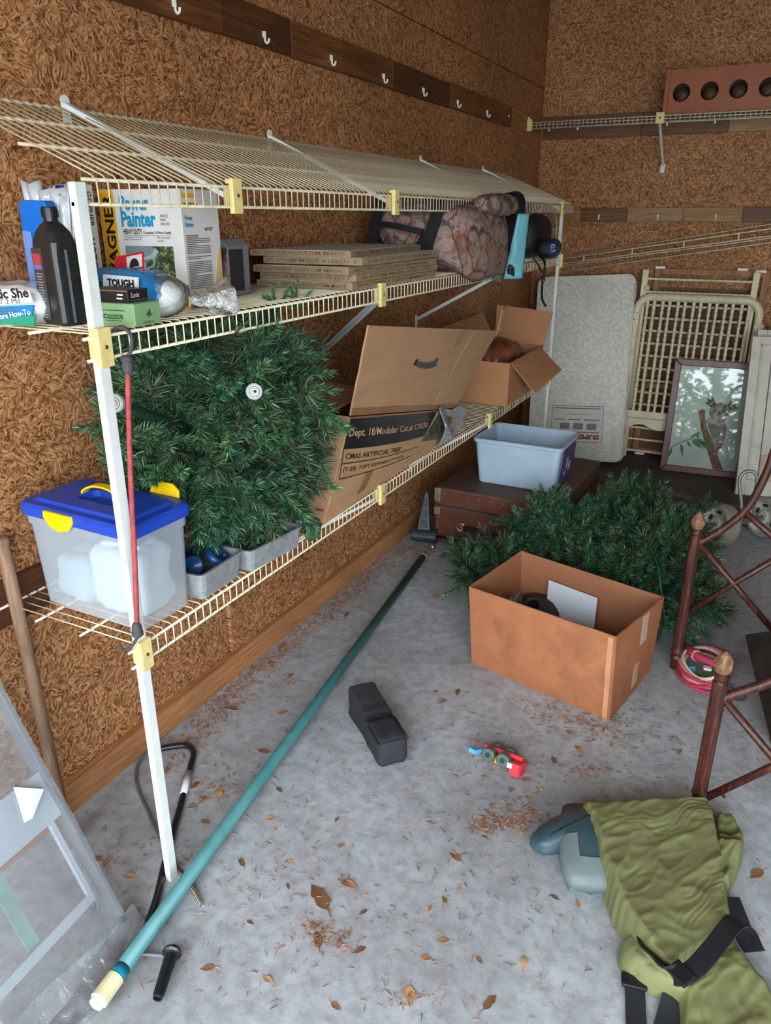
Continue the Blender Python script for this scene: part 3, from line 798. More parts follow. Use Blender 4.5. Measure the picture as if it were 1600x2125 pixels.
# ---- small grey box behind the sprayer box
F = carton_frame(.160, 1.635, ZM, 4); w, d, h = .066, .10, .142
gb2 = thing('grey_box', 'small grey box with camouflage picture beside the sprayer box', 'box', F.translation)
pts = [(0, 0), (w, 0), (w, h * .88), (w * .75, h), (0, h)]
MB().prism(pts, -d, 0, F @ FRONT).build('box_body', pm('grey_card', (112, 114, 118), .5, var=.08), gb2, bevel=.0015)
def camo(name, cols, scale=7, rough=.75, stretch=(1, 1, 1)):
    t = NT(name); v = t.coord(stretch)
    n = t.noise(v, scale, 5, .6, 2.2)
    col = t.ramp(n.outputs[0], [(.30, srgb(*cols[0])), (.42, srgb(*cols[1])), (.52, srgb(*cols[2])), (.60, srgb(*cols[3])), (.70, srgb(*cols[4]))])
    wv = t.n('ShaderNodeTexWave'); wv.inputs['Scale'].default_value = 5; wv.inputs['Distortion'].default_value = 14; wv.inputs['Detail'].default_value = 4; t.l(v, wv.inputs['Vector'])
    br = t.ramp(wv.outputs['Fac'], [(.0, .8), (.07, .0)])
    col = t.mix(br, col, srgb(48, 32, 30))
    col = t.mix(t.ramp(t.noise(v, 60, 4, .7).outputs[0], [(.4, .35), (.6, 0.0)]), col, srgb(60, 42, 38))
    t.l(col, t.b.inputs['Base Color']); t.b.inputs['Roughness'].default_value = rough
    t.bump(n.outputs[0], .2, .01); return t.m
M_camo = camo('woodland_camouflage', [(54, 38, 36), (106, 82, 76), (164, 140, 132), (142, 104, 86), (116, 58, 42)], 7)
patch('picture_print', gb2, F @ FRONT, w * .1, .012, w - .002, h * .86, camo('camo_print', [(30, 24, 28), (70, 54, 56), (122, 100, 98), (150, 130, 124), (60, 46, 48)], 14))
patch('picture_print', gb2, F @ SIDE(w), .006, .012, d - .03, h * .82, flat('dark_print', (40, 36, 42)))

# ---- ceiling tiles: five boards in a stack
M_tile = pm('fibre_board_edge', (150, 126, 98), .8, var=.12, scale=40, dirt=(110, 86, 60), dirt_amt=.4, bump=.2)
M_tface = pm('tile_white_face', (196, 190, 180), .7, var=.06, dirt=(150, 136, 116), dirt_amt=.5)
M_tink = flat('brown_stencil_ink', (104, 82, 62))
z = ZM
words = ['A103131 ACTPOLY CUSTOM MADE', 'CUSTOM MADE A103131 POLY', 'EXACTPOLY CUSTOM MADE', 'CUSTOM MADE A103131 3', 'ACTPOLY CUSTOM MADE']
ranks = ['bottom board', 'second lowest board', 'middle board', 'second highest board']
for k, (ox, oy, yw, th) in enumerate(((.0, .0, 0, .0205), (.006, .010, .8, .0205), (-.006, -.006, -1.2, .0205), (.026, .004, 1.8, .0205), (-.016, -.004, 5.0, .0175))):
    F = Matrix.Translation((.090 + ox, 1.945 + oy, z)) @ Matrix.Rotation(R(yw), 4, 'Z')
    lab = 'top fibre tile with patterned white face on the stack of tiles' if k == 4 else '%s in the stack of tan fibre tiles with stencilled edges' % ranks[k]
    o = thing('fibre_tile', lab, 'tile', F.translation, 'fibre tiles stacked on the middle shelf')
    W_, D_ = .330, .61
    MB().box((W_ / 2, D_ / 2, th / 2 - .0005), (W_, D_, th - .001), F).build('tile_core', M_tile, o, bevel=.0015)
    MB().box((W_ / 2, D_ / 2, th - .0003), (W_ - .014, D_ - .014, .0014), F).build('white_face', M_tface, o)
    lettering(words[k], M_tink, o, F @ FRONT @ T(.012, .006, .0006), width=.30, height=.0085, bold=.01, name='stencil_lettering')
    lettering(words[(k + 2) % 5], M_tink, o, F @ SIDE(W_) @ T(.03, .006, .0006), width=.50, height=.0085, bold=.01, name='stencil_lettering')
    if k == 4:
        m = MB(); random.seed(8)
        for i in range(9):
            for j in range(15):
                cx_, cy_ = .03 + i * .034, .03 + j * .039 + (i % 2) * .018
                for a in (20, 140, 260):
                    m.box((cx_ + .007 * math.cos(R(a)), cy_ + .007 * math.sin(R(a)), th + .0006), (.012, .0022, .0004), F @ T(0, 0, 0))
        m.build('printed_pattern', flat('grey_pattern_ink', (104, 98, 92)), o)
    z += th + .0004
    if k == 2: z += .0035

# ---- camouflage soft bag with black straps and cyan lining
cb = thing('camouflage_bag', 'stuffed camouflage duffel bag with black straps and cyan end', 'bag', (.27, 2.98, ZM))
def superbox(c, hs, p=3.2, n=26, seed=1, amp=.02, fq=7, M=None):
    m = MB()
    def f(u, v):
        th = u * 2 * math.pi; ph = (v - .5) * math.pi
        d = V((math.cos(ph) * math.cos(th), math.cos(ph) * math.sin(th), math.sin(ph)))
        k = (abs(d.x) ** p + abs(d.y) ** p + abs(d.z) ** p) ** (-1 / p)
        q = d * k
        nz = noise.noise(q * fq * .35 + V((seed, 0, 0))) * amp + noise.noise(q * fq + V((0, seed, 0))) * amp * .45
        s = 1 + nz
        w = V((q.x * hs[0] * s, q.y * hs[1] * s, q.z * hs[2] * s))
        return V(c) + w
    m.grid(f, n * 2, n); return m
bagc = V((.278, 2.925, 1.434)); hs = (.222, .315, .134)
m = superbox(bagc, hs, 3.6, 26, 3, .07, 4)
for i, p in enumerate(m.v):
    if p.z < ZM + .002: p.z = ZM + .002
    t = (p.y - 2.62) / .72
    zmax = 1.52 if p.x < .35 else 1.60
    if p.x < .428: p.z = min(p.z, 1.514 + max(0, .410 - p.x) * .36)
    m.v[i] = V((max(p.x, .03), p.y, p.z))
# sag over the front edge
for i, p in enumerate(m.v):
    if p.x > .430 and p.z < 1.48: m.v[i] = p + V((.010, 0, -.050 * min(1, (p.x - .430) / .03) * min(1, (1.48 - p.z) / .1)))
m.build('bag_body', M_camo, cb, smooth=True, weld=True)
# rolled top of the bag bulging past the shelf lip
m = superbox((.482, 3.00, 1.545), (.050, .19, .042), 2.6, 18, 9, .10, 5); m.build('rolled_collar', M_camo, cb, smooth=True, weld=True)
M_web = pm('black_webbing', (16, 16, 19), .75, var=.15, scale=80, bump=.3, bscale=300)
def strap(parent, pts, w, side, t=.004, mat=None, name='strap', n=6):
    return MB().ribbon(smooth_path(pts, n), w, t, side).build(name, mat or M_web, parent)
yf_ = 2.612
strap(cb, [(.165, 2.615, 1.560), (.160, yf_ - .004, 1.52), (.150, yf_ - .006, 1.43), (.146, yf_ - .003, 1.34), (.146, 2.64, ZM + .003)], .042, (1, 0, 0))
strap(cb, [(.395, 2.625, 1.560), (.390, yf_ - .002, 1.50), (.365, yf_ - .006, 1.42), (.345, yf_ - .002, 1.34), (.338, 2.63, ZM + .004)], .046, (1, 0, .1))
strap(cb, [(.17, yf_ - .010, 1.478), (.25, yf_ - .018, 1.470), (.345, yf_ - .010, 1.452)], .020, (0, 0, 1))
strap(cb, [(.165, yf_ - .008, 1.445), (.20, yf_ - .020, 1.40), (.27, yf_ - .024, 1.385), (.33, yf_ - .016, 1.41), (.352, yf_ - .010, 1.455)], .018, (0, -.5, 1))
M_cyan = pm('cyan_nylon', (112, 184, 196), .5, var=.06, scale=12)
m = MB()
def cy(u, v):
    z = 1.258 + .256 * v; b_ = .012 + .012 * math.sin(v * 3.0)
    return V((.458 + .046 * v + .080 * u * (.80 - .42 * v), 3.20 + .055 * u - b_ * math.sin(u * 3.1) + .006 * noise.noise(V((u * 3, v * 6, 1))), z))
m.grid(cy, 10, 18); m.build('cyan_lining', M_cyan, cb, smooth=True, solid=.006)
strap(cb, [(.455, 3.06, 1.575), (.490, 3.14, 1.592), (.490, 3.25, 1.575), (.482, 3.305, 1.53), (.478, 3.30, 1.47)], .040, (1, 0, .2))
MB().box((.488, 3.30, 1.455), (.014, .034, .045)).box((.490, 3.30, 1.425), (.010, .026, .03)).build('buckle', pm('black_nylon', (24, 24, 27), .35), cb, bevel=.003)
strap(cb, [(.470, 3.22, 1.33), (.488, 3.20, 1.29), (.480, 3.22, 1.262), (.470, 3.25, 1.258)], .030, (1, .3, 0))
MB().box((.486, 3.20, 1.296), (.014, .030, .040)).build('buckle', pm('black_nylon', (24, 24, 27), .35), cb, bevel=.003)
m = MB(); m.grid(lambda u, v: V((.452 - .02 * v, 3.13 + .12 * u, 1.275 - .022 * v + .006 * math.sin(u * 9))), 8, 4); m.build('trim_edge', pm('grey_blue_trim', (112, 128, 136), .6), cb, smooth=True, solid=.006)

# ---- blue and black padded case at the far end of the shelf
fc = thing('padded_case', 'black and blue padded case with small pouch at the far end of the middle shelf', 'case', (.33, 3.95, ZM))
M_navy = pm('navy_nylon', (34, 44, 92), .6, var=.12, scale=40); M_blk = pm('black_nylon_cloth', (18, 18, 22), .6, var=.12, scale=40)
m = superbox((.30, 3.98, ZM + .108), (.12, .17, .106), 3.4, 18, 5, .03, 4); m.build('case_body', M_blk, fc, smooth=True, weld=True)
m = superbox((.34, 3.800, ZM + .125), (.035, .012, .080), 3, 10, 5, .03, 4); m.build('blue_panel', M_navy, fc, smooth=True, weld=True)
m = superbox((.455, 3.90, ZM + .050), (.052, .10, .046), 2.8, 16, 7, .04, 4); m.build('pouch', M_blk, fc, smooth=True, weld=True)
m = superbox((.480, 3.86, ZM + .052), (.036, .058, .040), 2.6, 14, 4, .02, 4); pch = m.build('pouch_front', M_navy, fc, smooth=True, weld=True)
em = MB(); Fe = frame_m((.512, 3.835, ZM + .052), (.75, 1, 0), (.75, -.55, .1)); 
Fe = frame_m((.4985, 3.8115, ZM + .055), (.8, .6, 0), (0, 0, 1)) @ FRONT
em.tube([Fe @ V((.010 * math.cos(R(a)), .016 + .006 * math.sin(R(a)) - .006, .002)) for a in range(30, 331, 30)], .0016, 5)
em.tube([Fe @ V((.010 * math.cos(R(a)), -.010 + .006 * math.sin(R(a)), .002)) for a in range(210, 511, 30)], .0016, 5)
em.build('emblem', paper, fc)
MB().tube(smooth_path([(.33, 3.80, ZM + .12), (.35, 3.79, ZM + .19), (.42, 3.86, ZM + .225), (.455, 3.98, ZM + .20), (.455, 4.02, ZM + .09)], 8), .003, 6).build('piping', pm('grey_piping', (150, 152, 156), .5), fc, smooth=True)
strap(fc, [(.43, 3.83, ZM + .02), (.47, 3.78, ZM - .008), (.475, 3.77, ZM - .06), (.470, 3.77, ZM - .12), (.478, 3.76, ZM - .18), (.50, 3.76, ZM - .215)], .026, (0, 1, 0))
strap(fc, [(.43, 3.72, ZM + .012), (.455, 3.73, ZM - .02), (.468, 3.755, ZM - .055)], .014, (0, 1, 0))
MB().box((.474, 3.766, ZM - .090), (.012, .038, .018)).build('buckle', pm('black_nylon', (24, 24, 27), .35), fc, bevel=.002)
# ================================================================== things on the lowest shelf
ZL = .6615
# ---- clear tote with blue lid and yellow handles
tt = thing('storage_tote', 'clear plastic tote with blue lid and yellow handles on the lowest shelf', 'tote', (.24, 1.13, ZL))
Ft = Matrix.Translation((.243, 1.116, ZL)) @ Matrix.Rotation(R(-2), 4, 'Z')
def frosted():
    t = NT('frosted_clear_plastic'); t.t.nodes.remove(t.b)
    tr = t.n('ShaderNodeBsdfTransparent'); tr.inputs[0].default_value = (.88, .95, 1, 1)
    tl = t.n('ShaderNodeBsdfTranslucent'); tl.inputs[0].default_value = (.90, .94, .98, 1)
    df = t.n('ShaderNodeBsdfDiffuse'); df.inputs[0].default_value = (.78, .88, .98, 1)
    gl = t.n('ShaderNodeBsdfGlossy'); gl.inputs['Roughness'].default_value = .18
    m0 = t.n('ShaderNodeMixShader'); m0.inputs[0].default_value = .8; t.l(tl.outputs[0], m0.inputs[1]); t.l(df.outputs[0], m0.inputs[2])
    m1 = t.n('ShaderNodeMixShader'); m1.inputs[0].default_value = .40; t.l(tr.outputs[0], m1.inputs[1]); t.l(m0.outputs[0], m1.inputs[2])
    fr = t.n('ShaderNodeFresnel'); fr.inputs[0].default_value = 1.4
    m2 = t.n('ShaderNodeMixShader'); t.l(fr.outputs[0], m2.inputs[0]); t.l(m1.outputs[0], m2.inputs[1]); t.l(gl.outputs[0], m2.inputs[2])
    t.l(m2.outputs[0], t.out.inputs[0]); return t.m
M_frost = frosted()
H = .228
so = [(rr(.150, .072, .016), 0), (rr(.154, .076, .018), .004), (rr(.162, .083, .022), H * .88), (rr(.166, .087, .022), H * .89), (rr(.166, .087, .022), H)]
si = [(rr(.165, .089, .020), H), (rr(.161, .085, .020), H * .88), (rr(.147, .075, .016), .006)]
body = loft(so, Ft, cap=False).build('tote_body', M_frost, tt, smooth=False)
M_blue = pm('cobalt_plastic', (26, 68, 178), .38, var=.06, scale=16, dirt=(70, 76, 120), dirt_amt=.5)
sl = [(rr(.170, .091, .022), H - .004), (rr(.174, .095, .024), H - .002), (rr(.174, .095, .024), H + .018), (rr(.168, .089, .022), H + .026), (rr(.148, .072, .02), H + .026), (rr(.144, .068, .02), H + .033), (rr(.060, .030, .02), H + .034), (rr(.052, .024, .018), H + .020)]
lid = loft(sl, Ft).build('lid', M_blue, tt, bevel=.002)
M_yel = pm('yellow_plastic', (240, 200, 10), .4, var=.05)
for s in (-1, 1):
    m = MB(); pts = [(-.045, .0), (-.028, -.020), (.0, -.027), (.028, -.020), (.045, .0), (.043, .016), (-.043, .016)]
    m.prism(pts, -.004, .006, Ft @ T(-.035 if s < 0 else .02, s * .095, H + .006) @ Matrix.Rotation(0 if s < 0 else math.pi, 4, 'Z') @ FRONT)
    if s > 0: m = MB().prism([(-.045, .0), (.045, .0), (.040, .018), (.020, .030), (-.020, .030), (-.040, .018)], -.004, .004, Ft @ T(.085, .098, H + .022) @ Matrix.Rotation(R(-20), 4, 'X') @ FRONT)
    h_ = m.build('latch', M_yel, tt, bevel=.003)
    if s > 0: continue
    m2 = MB()
    for k in range(3): m2.box((0, .006 - k * .007, .0064), (.066 - k * .01, .0012, .0012), Ft @ T(-.035 if s < 0 else .02, s * .095, H + .006) @ Matrix.Rotation(0 if s < 0 else math.pi, 4, 'Z') @ FRONT)
    m2.build('grip_ridge', M_yel, h_)
hp = smooth_path([Ft @ V(p) for p in ((-.064, .004, H + .030), (-.058, .004, H + .042), (-.02, .002, H + .058), (.03, 0, H + .058), (.062, -.002, H + .042), (.066, -.002, H + .030))], 5)
MB().ribbon(hp, .020, .005, (0, 1, 0)).build('carry_handle', M_yel, tt, bevel=.001)
# things seen through the frosted walls
c1 = thing('folded_cloth', 'white folded cloth seen through the clear tote wall', 'cloth', (.29, 1.12, ZL + .008))
m = superbox((.300, 1.116, ZL + .088), (.080, .054, .078), 7, 18, 12, .10, 5); m.build('cloth_fold', pm('white_cotton', (244, 244, 242), .8, var=.03), c1, smooth=True, weld=True)
MB().box((.300, 1.116, ZL + .168), (.10, .06, .012), None, rz=.15).build('folded_top', pm('white_cotton', (244, 244, 242)), c1, bevel=.004)
c2 = thing('foam_pad', 'pale grey pad lying on the floor of the clear tote', 'pad', (.16, 1.13, ZL + .008))
m = superbox((.158, 1.116, ZL + .060), (.052, .054, .058), 5, 14, 2, .14, 5); m.build('pad_body', pm('pale_grey_foam', (206, 216, 222), .8), c2, smooth=True, weld=True)

# ---- red bungee cord hooked between the two shelves at the post
bc = thing('bungee_cord', 'faded red bungee cord hooked down the near shelf post', 'bungee cord', (.44, .97, ZL))
M_rub = pm('grey_rubber', (66, 64, 68), .7, var=.12); M_red = pm('faded_red_cord', (160, 62, 64), .7, var=.2, scale=60, dirt=(150, 90, 80), dirt_amt=.4, bump=.3, bscale=300)
pa = V((.448, 1.034, 1.245)); pz = V((.446, .972, .716))
MB().tube(smooth_path([pa, V((.444, 1.012, 1.05)), V((.448, .988, .86)), pz], 8), .0052, 8).build('cord', M_red, bc, smooth=True)
for p, s in ((pa, 1), (pz, -1)):
    MB().ball(p, (.011, .011, .020), 8).lathe([(.008, -.004), (.012, -.002), (.012, .006), (.008, .008)], 10, Matrix.Translation(p + V((0, 0, .010 * s)))).build('ball_end', M_rub, bc, smooth=True)
MB().tube(smooth_path([pa + V((0, 0, .012)), pa + V((.008, .006, .030)), pa + V((.006, .012, .052)), pa + V((-.012, .014, .066)), pa + V((-.030, .010, .063)), pa + V((-.036, .006, .050))], 6), .0036, 7).build('hook', M_rub, bc, smooth=True)
MB().tube(smooth_path([pz + V((0, 0, -.014)), pz + V((-.008, -.004, -.030)), pz + V((-.022, -.008, -.046)), pz + V((-.040, -.006, -.056)), pz + V((-.055, -.002, -.050))], 6), .0036, 7).build('hook', M_rub, bc, smooth=True)

# ---- grey planter trays
M_tray = pm('galvanised_grey_plastic', (140, 144, 148), .45, var=.12, scale=60, dirt=(110, 106, 100), dirt_amt=.35)
def tray(name, label, F, hw, hd, h):
    o = thing(name, label, 'tray', F.translation)
    so = [(rr(hw - .008, hd - .008, .010, 2), 0), (rr(hw - .005, hd - .005, .014, 2), .020), (rr(hw - .003, hd - .003, .014, 2), .021), (rr(hw, hd, .016, 2), h), (rr(hw + .004, hd + .004, .018, 2), h), (rr(hw + .004, hd + .004, .018, 2), h + .006), (rr(hw - .004, hd - .004, .014, 2), h + .006), (rr(hw - .010, hd - .010, .012, 2), .006)]
    loft(so, F).build('tray_body', M_tray, o, bevel=.0012)
    return o
t1 = tray('planter_tray', 'grey plastic tray holding blue goggles beside the tote', Matrix.Translation((.322, 1.283, ZL)) @ Matrix.Rotation(R(92), 4, 'Z'), .082, .098, .062)
t2 = tray('planter_tray', 'grey plastic tray under the pine tree edge overhanging the shelf', Matrix.Translation((.345, 1.492, ZL)) @ Matrix.Rotation(R(84), 4, 'Z'), .105, .098, .055)
gg = thing('swim_goggles', 'blue rubber goggles lying in the grey tray next to the tote', 'goggles', (.36, 1.29, ZL + .03))
M_gog = pm('deep_blue_rubber', (24, 66, 110), .3, var=.1)
for c, a in (((.345, 1.245, ZL + .055), 10), ((.375, 1.31, ZL + .058), -20)):
    MB().lathe([(.014, 0), (.026, .002), (.030, .012), (.026, .020), (.020, .021), (.018, .012), (.0, .010)], 18, Matrix.Translation(c) @ Matrix.Rotation(R(a + 60), 4, 'Y') @ Matrix.Rotation(R(a), 4, 'X') @ Matrix.Diagonal((1, 1.35, 1, 1))).build('eye_cup', M_gog, gg, smooth=True)
MB().tube(smooth_path([(.33, 1.22, ZL + .05), (.29, 1.25, ZL + .045), (.28, 1.30, ZL + .05), (.33, 1.345, ZL + .055), (.39, 1.335, ZL + .06)], 6), .007, 6).build('head_strap', M_gog, gg, smooth=True)

# ---- artificial pine pieces: needle branches
M_stem = pm('brown_wire_stem', (92, 72, 50), .7)
def needle_mat(name, a, b, c, rough=.45):
    t = NT(name)
    oi = t.n('ShaderNodeObjectInfo'); v = t.coord(); n = t.noise(v, 35, 3)
    ge = t.n('ShaderNodeNewGeometry')
    col = t.ramp(ge.outputs['Random Per Island'], [(.0, srgb(*a)), (.5, srgb(*b)), (1.0, srgb(*c))])
    dk = t.ramp(oi.outputs['Random'], [(.0, (.72, .74, .74)), (1.0, (1.15, 1.15, 1.12))])
    col = t.mix(1.0, col, dk, 'MULTIPLY')
    t.l(col, t.b.inputs['Base Color']); t.b.inputs['Roughness'].default_value = rough
    return t.m
M_nA = needle_mat('green_pvc_needles', (36, 74, 46), (60, 108, 70), (122, 162, 116))
M_nB = needle_mat('dark_pine_needles', (34, 50, 34), (54, 76, 54), (104, 116, 84))
M_nC = needle_mat('deep_green_needles', (22, 56, 40), (40, 88, 62), (88, 136, 106))

def needle_tip(m, ms, base, d, L, count, nl, rng, fwd=.75, wid=.0020):
    d = d.normalized(); u = d.orthogonal().normalized(); w = d.cross(u)
    ms.tube([base, base + d * L], [.0022, .0012], 4, caps=False)
    for i in range(count):
        t = (i + rng.random()) / count; a = rng.random() * 6.283
        out = u * math.cos(a) + w * math.sin(a)
        ll = nl * rng.uniform(.75, 1.1) * (1 - .25 * t)
        f = fwd * rng.uniform(.6, 1.4) + (.7 if t > .93 else 0)
        dr = (out + d * f).normalized()
        p = base + d * (L * t); q = p + dr * ll
        sd = dr.cross(d + out * .3 + V((rng.uniform(-.5, .5), rng.uniform(-.5, .5), rng.uniform(-.5, .5)))).normalized() * wid / 2
        k = len(m.v)
        mid = p.lerp(q, .6) + V((0, 0, -.001))
        m.v += [p - sd, p + sd, mid + sd, mid - sd, q + sd * .3, q - sd * .3]; m.f += [(k, k + 1, k + 2, k + 3), (k + 3, k + 2, k + 4, k + 5)]

BR = []
def make_branch(kind, seed):
    rng = random.Random(seed); m = MB(); ms = MB()
    if kind == 'A':
        n, nl, cnt = 3, .027, 230
    elif kind == 'C': n, nl, cnt = 3, .027, 230
    else: n, nl, cnt = 2, .052, 190
    needle_tip(m, ms, V((0, 0, .03)), V((0, 0, 1)), .15, cnt + 60, nl, rng, .9)
    for k in range(n):
        a = k * 2 * math.pi / n + rng.uniform(-.4, .4); z = rng.uniform(.02, .09)
        dd = V((math.cos(a) * .75, math.sin(a) * .75, 1)); dd.normalize()
        needle_tip(m, ms, V((0, 0, z)), dd, rng.uniform(.10, .14), cnt, nl, rng, .9)
    return m, ms
def branch_proto(kind, seed, mat):
    m, ms = make_branch(kind, seed)
    me = bpy.data.meshes.new('branch'); nb = len(ms.v)
    me.from_pydata(list(ms.v) + list(m.v), [], ms.f + [tuple(i + nb for i in f) for f in m.f])
    me.materials.append(M_stem); me.materials.append(mat)
    nf = len(ms.f)
    for i, p in enumerate(me.polygons): p.material_index = 0 if i < nf else 1
    me.update(); return me
PA = [branch_proto('A', s, M_nA) for s in (1, 2, 3)]
PC = [branch_proto('C', s, M_nC) for s in (11, 12, 13)]
PB = [branch_proto('B', s, M_nB) for s in (21, 22)]
def put_branch(tree, me, base, d, s=1.0, roll=0):
    o = bpy.data.objects.new('branch', me); C.objects.link(o); o.parent = tree
    z = V(d).normalized(); x = z.orthogonal().normalized(); y = z.cross(x)
    Mx = Matrix(((x.x, y.x, z.x, 0), (x.y, y.y, z.y, 0), (x.z, y.z, z.z, 0), (0, 0, 0, 1))) @ Matrix.Rotation(roll, 4, 'Z') @ Matrix.Scale(s, 4)
    o.matrix_local = Matrix.Translation(V(base) - ORG[tree.name]) @ Mx
    return o

def fill_tree(tree, blobs, n, seed, mix=(.5, .3, .2), lo=(-9, -9, -9), hi=(9, 9, 9), s=(.75, 1.05), droop=.25, face=None, avoid=()):
    """branches rooted inside ellipsoids, reaching just past their surface"""
    rng = random.Random(seed); cnt = 0; tries = 0
    while cnt < n and tries < n * 16:
        tries += 1
        c, r = rng.choices(blobs, [b[1][0] * b[1][1] + b[1][1] * b[1][2] + b[1][0] * b[1][2] for b in blobs])[0]
        d = V((rng.gauss(0, 1), rng.gauss(0, 1), rng.gauss(0, 1))).normalized()
        if face is not None and d.dot(V(face)) < -.35: continue
        surf = V((c[0] + d.x * r[0], c[1] + d.y * r[1], c[2] + d.z * r[2]))
        nd = V((d.x / r[0], d.y / r[1], d.z / r[2])).normalized()
        nd = (nd + V((rng.uniform(-.55, .55), rng.uniform(-.55, .55), rng.uniform(-.5, .4) - droop))).normalized()
        sc_ = rng.uniform(*s); tip = surf + nd * .02; base = tip - nd * (.17 * sc_)
        if not all(lo[i] <= tip[i] <= hi[i] for i in range(3)): continue
        if not all(lo[i] - .0 <= base[i] <= hi[i] + .0 for i in range(3)): continue
        if any(all(bx_[0][i] <= q[i] <= bx_[1][i] for i in range(3)) for bx_ in avoid for q in (tip, base, tip.lerp(base, .5), tip + nd * .03)): continue
        me = rng.choice(rng.choices([PA, PC, PB], mix)[0])
        put_branch(tree, me, base, nd, sc_, rng.uniform(0, 6.28)); cnt += 1

tr1 = thing('artificial_tree', 'bushy artificial pine tree section squeezed between the lowest and middle shelves', 'artificial tree', (.25, 1.48, ZL))
blobs = [((.25, 1.46, 1.08), (.20, .20, .18)), ((.27, 1.44, .90), (.20, .22, .16)), ((.32, 1.62, .99), (.17, .16, .24)), ((.22, 1.27, 1.01), (.10, .08, .10)), ((.27, 1.54, .80), (.18, .20, .10))]
fill_tree(tr1, blobs, 200, 5, (.56, .16, .28), lo=(.02, 1.12, .715), hi=(.60, 1.90, 1.268), s=(.95, 1.35), face=(.75, -.5, .2), avoid=(((.05, 1.0, .6), (.45, 1.25, .93)), ((.20, 1.18, .6), (.45, 1.62, .70))))
M_trunk = pm('dark_green_pole', (18, 52, 40), .35)
MB().tube([(.30, 1.44, .98), (.36, 1.13, 1.128), (.364, 1.08, 1.150)], .013, 12).build('trunk_pole', M_trunk, tr1, smooth=True)
M_cap = pm('white_plastic_cap', (196, 198, 194), .4, var=.03)
def disc_cap(p, d, r, parent, name='end_cap'):
    Mx = frame_m(p, V(d).orthogonal(), d)
    o = MB().lathe([(.0, -.006), (r, -.006), (r, .002), (r * .86, .005), (r * .8, .002), (r * .42, .002), (r * .36, .007), (r * .2, .007), (r * .18, .002), (0, .002)], 24, Mx).build(name, M_cap, parent, smooth=False)
    MB().tube([Mx @ V((r * .62 * math.cos(a), r * .62 * math.sin(a), .0026)) for a in [k * math.pi / 12 for k in range(24)]], .0010, 4, closed=True).build('groove', flat('groove_grey', (120, 120, 116)), o)
    MB().lathe([(0, .0075), (r * .16, .0075)], 12, Mx).build('bore', flat('dark_bore', (50, 50, 48)), o)
    return o
disc_cap((.466, 1.392, 1.128), (.75, -.62, .22), .019, tr1)
disc_cap((.366, 1.068, 1.158), (.3, -.95, .2), .019, tr1)
MB().tube([(.33, 1.47, 1.08), (.466, 1.392, 1.128)], .010, 8).build('trunk_pole', M_trunk, tr1)
m = superbox((.462, 1.625, .698), (.014, .036, .030), 2.2, 14, 3, .35, 6); m.build('green_foot', pm('mid_green_plastic', (52, 92, 62), .35, var=.2), tr1, smooth=True, weld=True)
# light string with clear bulbs woven through the needles
m = MB(); random.seed(2)
pth = [V((.44 + .03 * math.sin(i * 1.3), 1.22 + .03 * math.sin(i * 2.1) + .01 * i, .80 + .012 * i + .02 * math.sin(i * 2.7))) for i in range(9)]
MB().tube(smooth_path(pth, 5), .0016, 5).build('light_wire', pm('green_wire', (20, 74, 58), .4), tr1)
sprig = thing('pine_sprig', 'small pine sprig poking up through the middle shelf by the tiles', 'pine sprig', (.36, 1.68, ZM))
for p, d in (((.35, 1.66, ZM - .052), (.1, -.2, 1)), ((.37, 1.71, ZM - .05), (.1, .2, 1))): put_branch(sprig, PA[0], p, d, .52)

# ---- tall carton of the artificial tree
M_card = pm('kraft_cardboard', (186, 146, 108), .75, var=.05, scale=5, stretch=(1, 1, 6), dirt=(150, 112, 80), dirt_amt=.35)
M_cardd = pm('kraft_cardboard_inside', (150, 108, 74), .8, var=.08, scale=6)
M_tape = pm('brown_parcel_tape', (164, 118, 74), .25, var=.08, alpha=.85)
tc = thing('tree_carton', 'large kraft tree carton with raised flap and black printed panel', 'carton', (.25, 2.3, ZL))
zb = ZL + .002
FBL, FBR = V((.425, 1.742, zb)), V((.392, 2.90, zb))
FCL, FCR = V((.442, 1.880, .955)), V((.400, 2.83, .770))
FTL, FTR = V((.470, 1.945, 1.212)), V((.405, 3.31, 1.025))
def sheet(name, pts, parent, mat, t=.006, nu=10, nv=8, bulge=.0, wob=.002, seed=0):
    """cardboard panel through four corners (bl, br, tr, tl) with thickness"""
    bl, br, tr_, tl = [V(p) for p in pts]; nrm = (br - bl).cross(tl - bl).normalized()
    m = MB()
    def f(u, v):
        p = bl.lerp(br, u).lerp(tl.lerp(tr_, u), v)
        return p + nrm * (bulge * math.sin(math.pi * u) * math.sin(math.pi * min(1, v * .9 + .05)) + wob * noise.noise(V((u * 5 + seed, v * 5, seed))))
    m.grid(f, nu, nv)
    o = m.build(name, mat, parent, smooth=False, solid=t); o['f'] = 0
    return f, nrm
fl_, nl_ = sheet('front_panel', (FBL, FBR, FCR, FCL), tc, M_card, bulge=.012)
ff_, nf_ = sheet('front_flap', (FCL + V((0, 0, .004)), FCR + V((0, 0, .004)), FTR, FTL), tc, M_card, wob=.004, seed=3)
BBL, BBR, BTL, BTR = V((.06, 1.80, zb)), V((.05, 2.90, zb)), V((.06, 1.90, .95)), V((.05, 2.85, .80))
sheet('end_panel', (BBL, FBL, FCL, BTL), tc, M_card, nu=4, nv=4)
sheet('end_panel', (FBR, BBR, BTR, FCR), tc, M_cardd, nu=4, nv=4)
sheet('back_panel', (BBR, BBL, BTL, BTR), tc, M_cardd, nu=6, nv=4)
sheet('base_panel', (BBL, BBR, FBR, FBL), tc, M_cardd, nu=6, nv=4, wob=0)
sheet('end_flap', (BTL, V((.36, 1.89, .955)), V((.40, 2.10, .985)), V((.08, 2.16, 1.0))), tc, M_cardd, nu=4, nv=4)
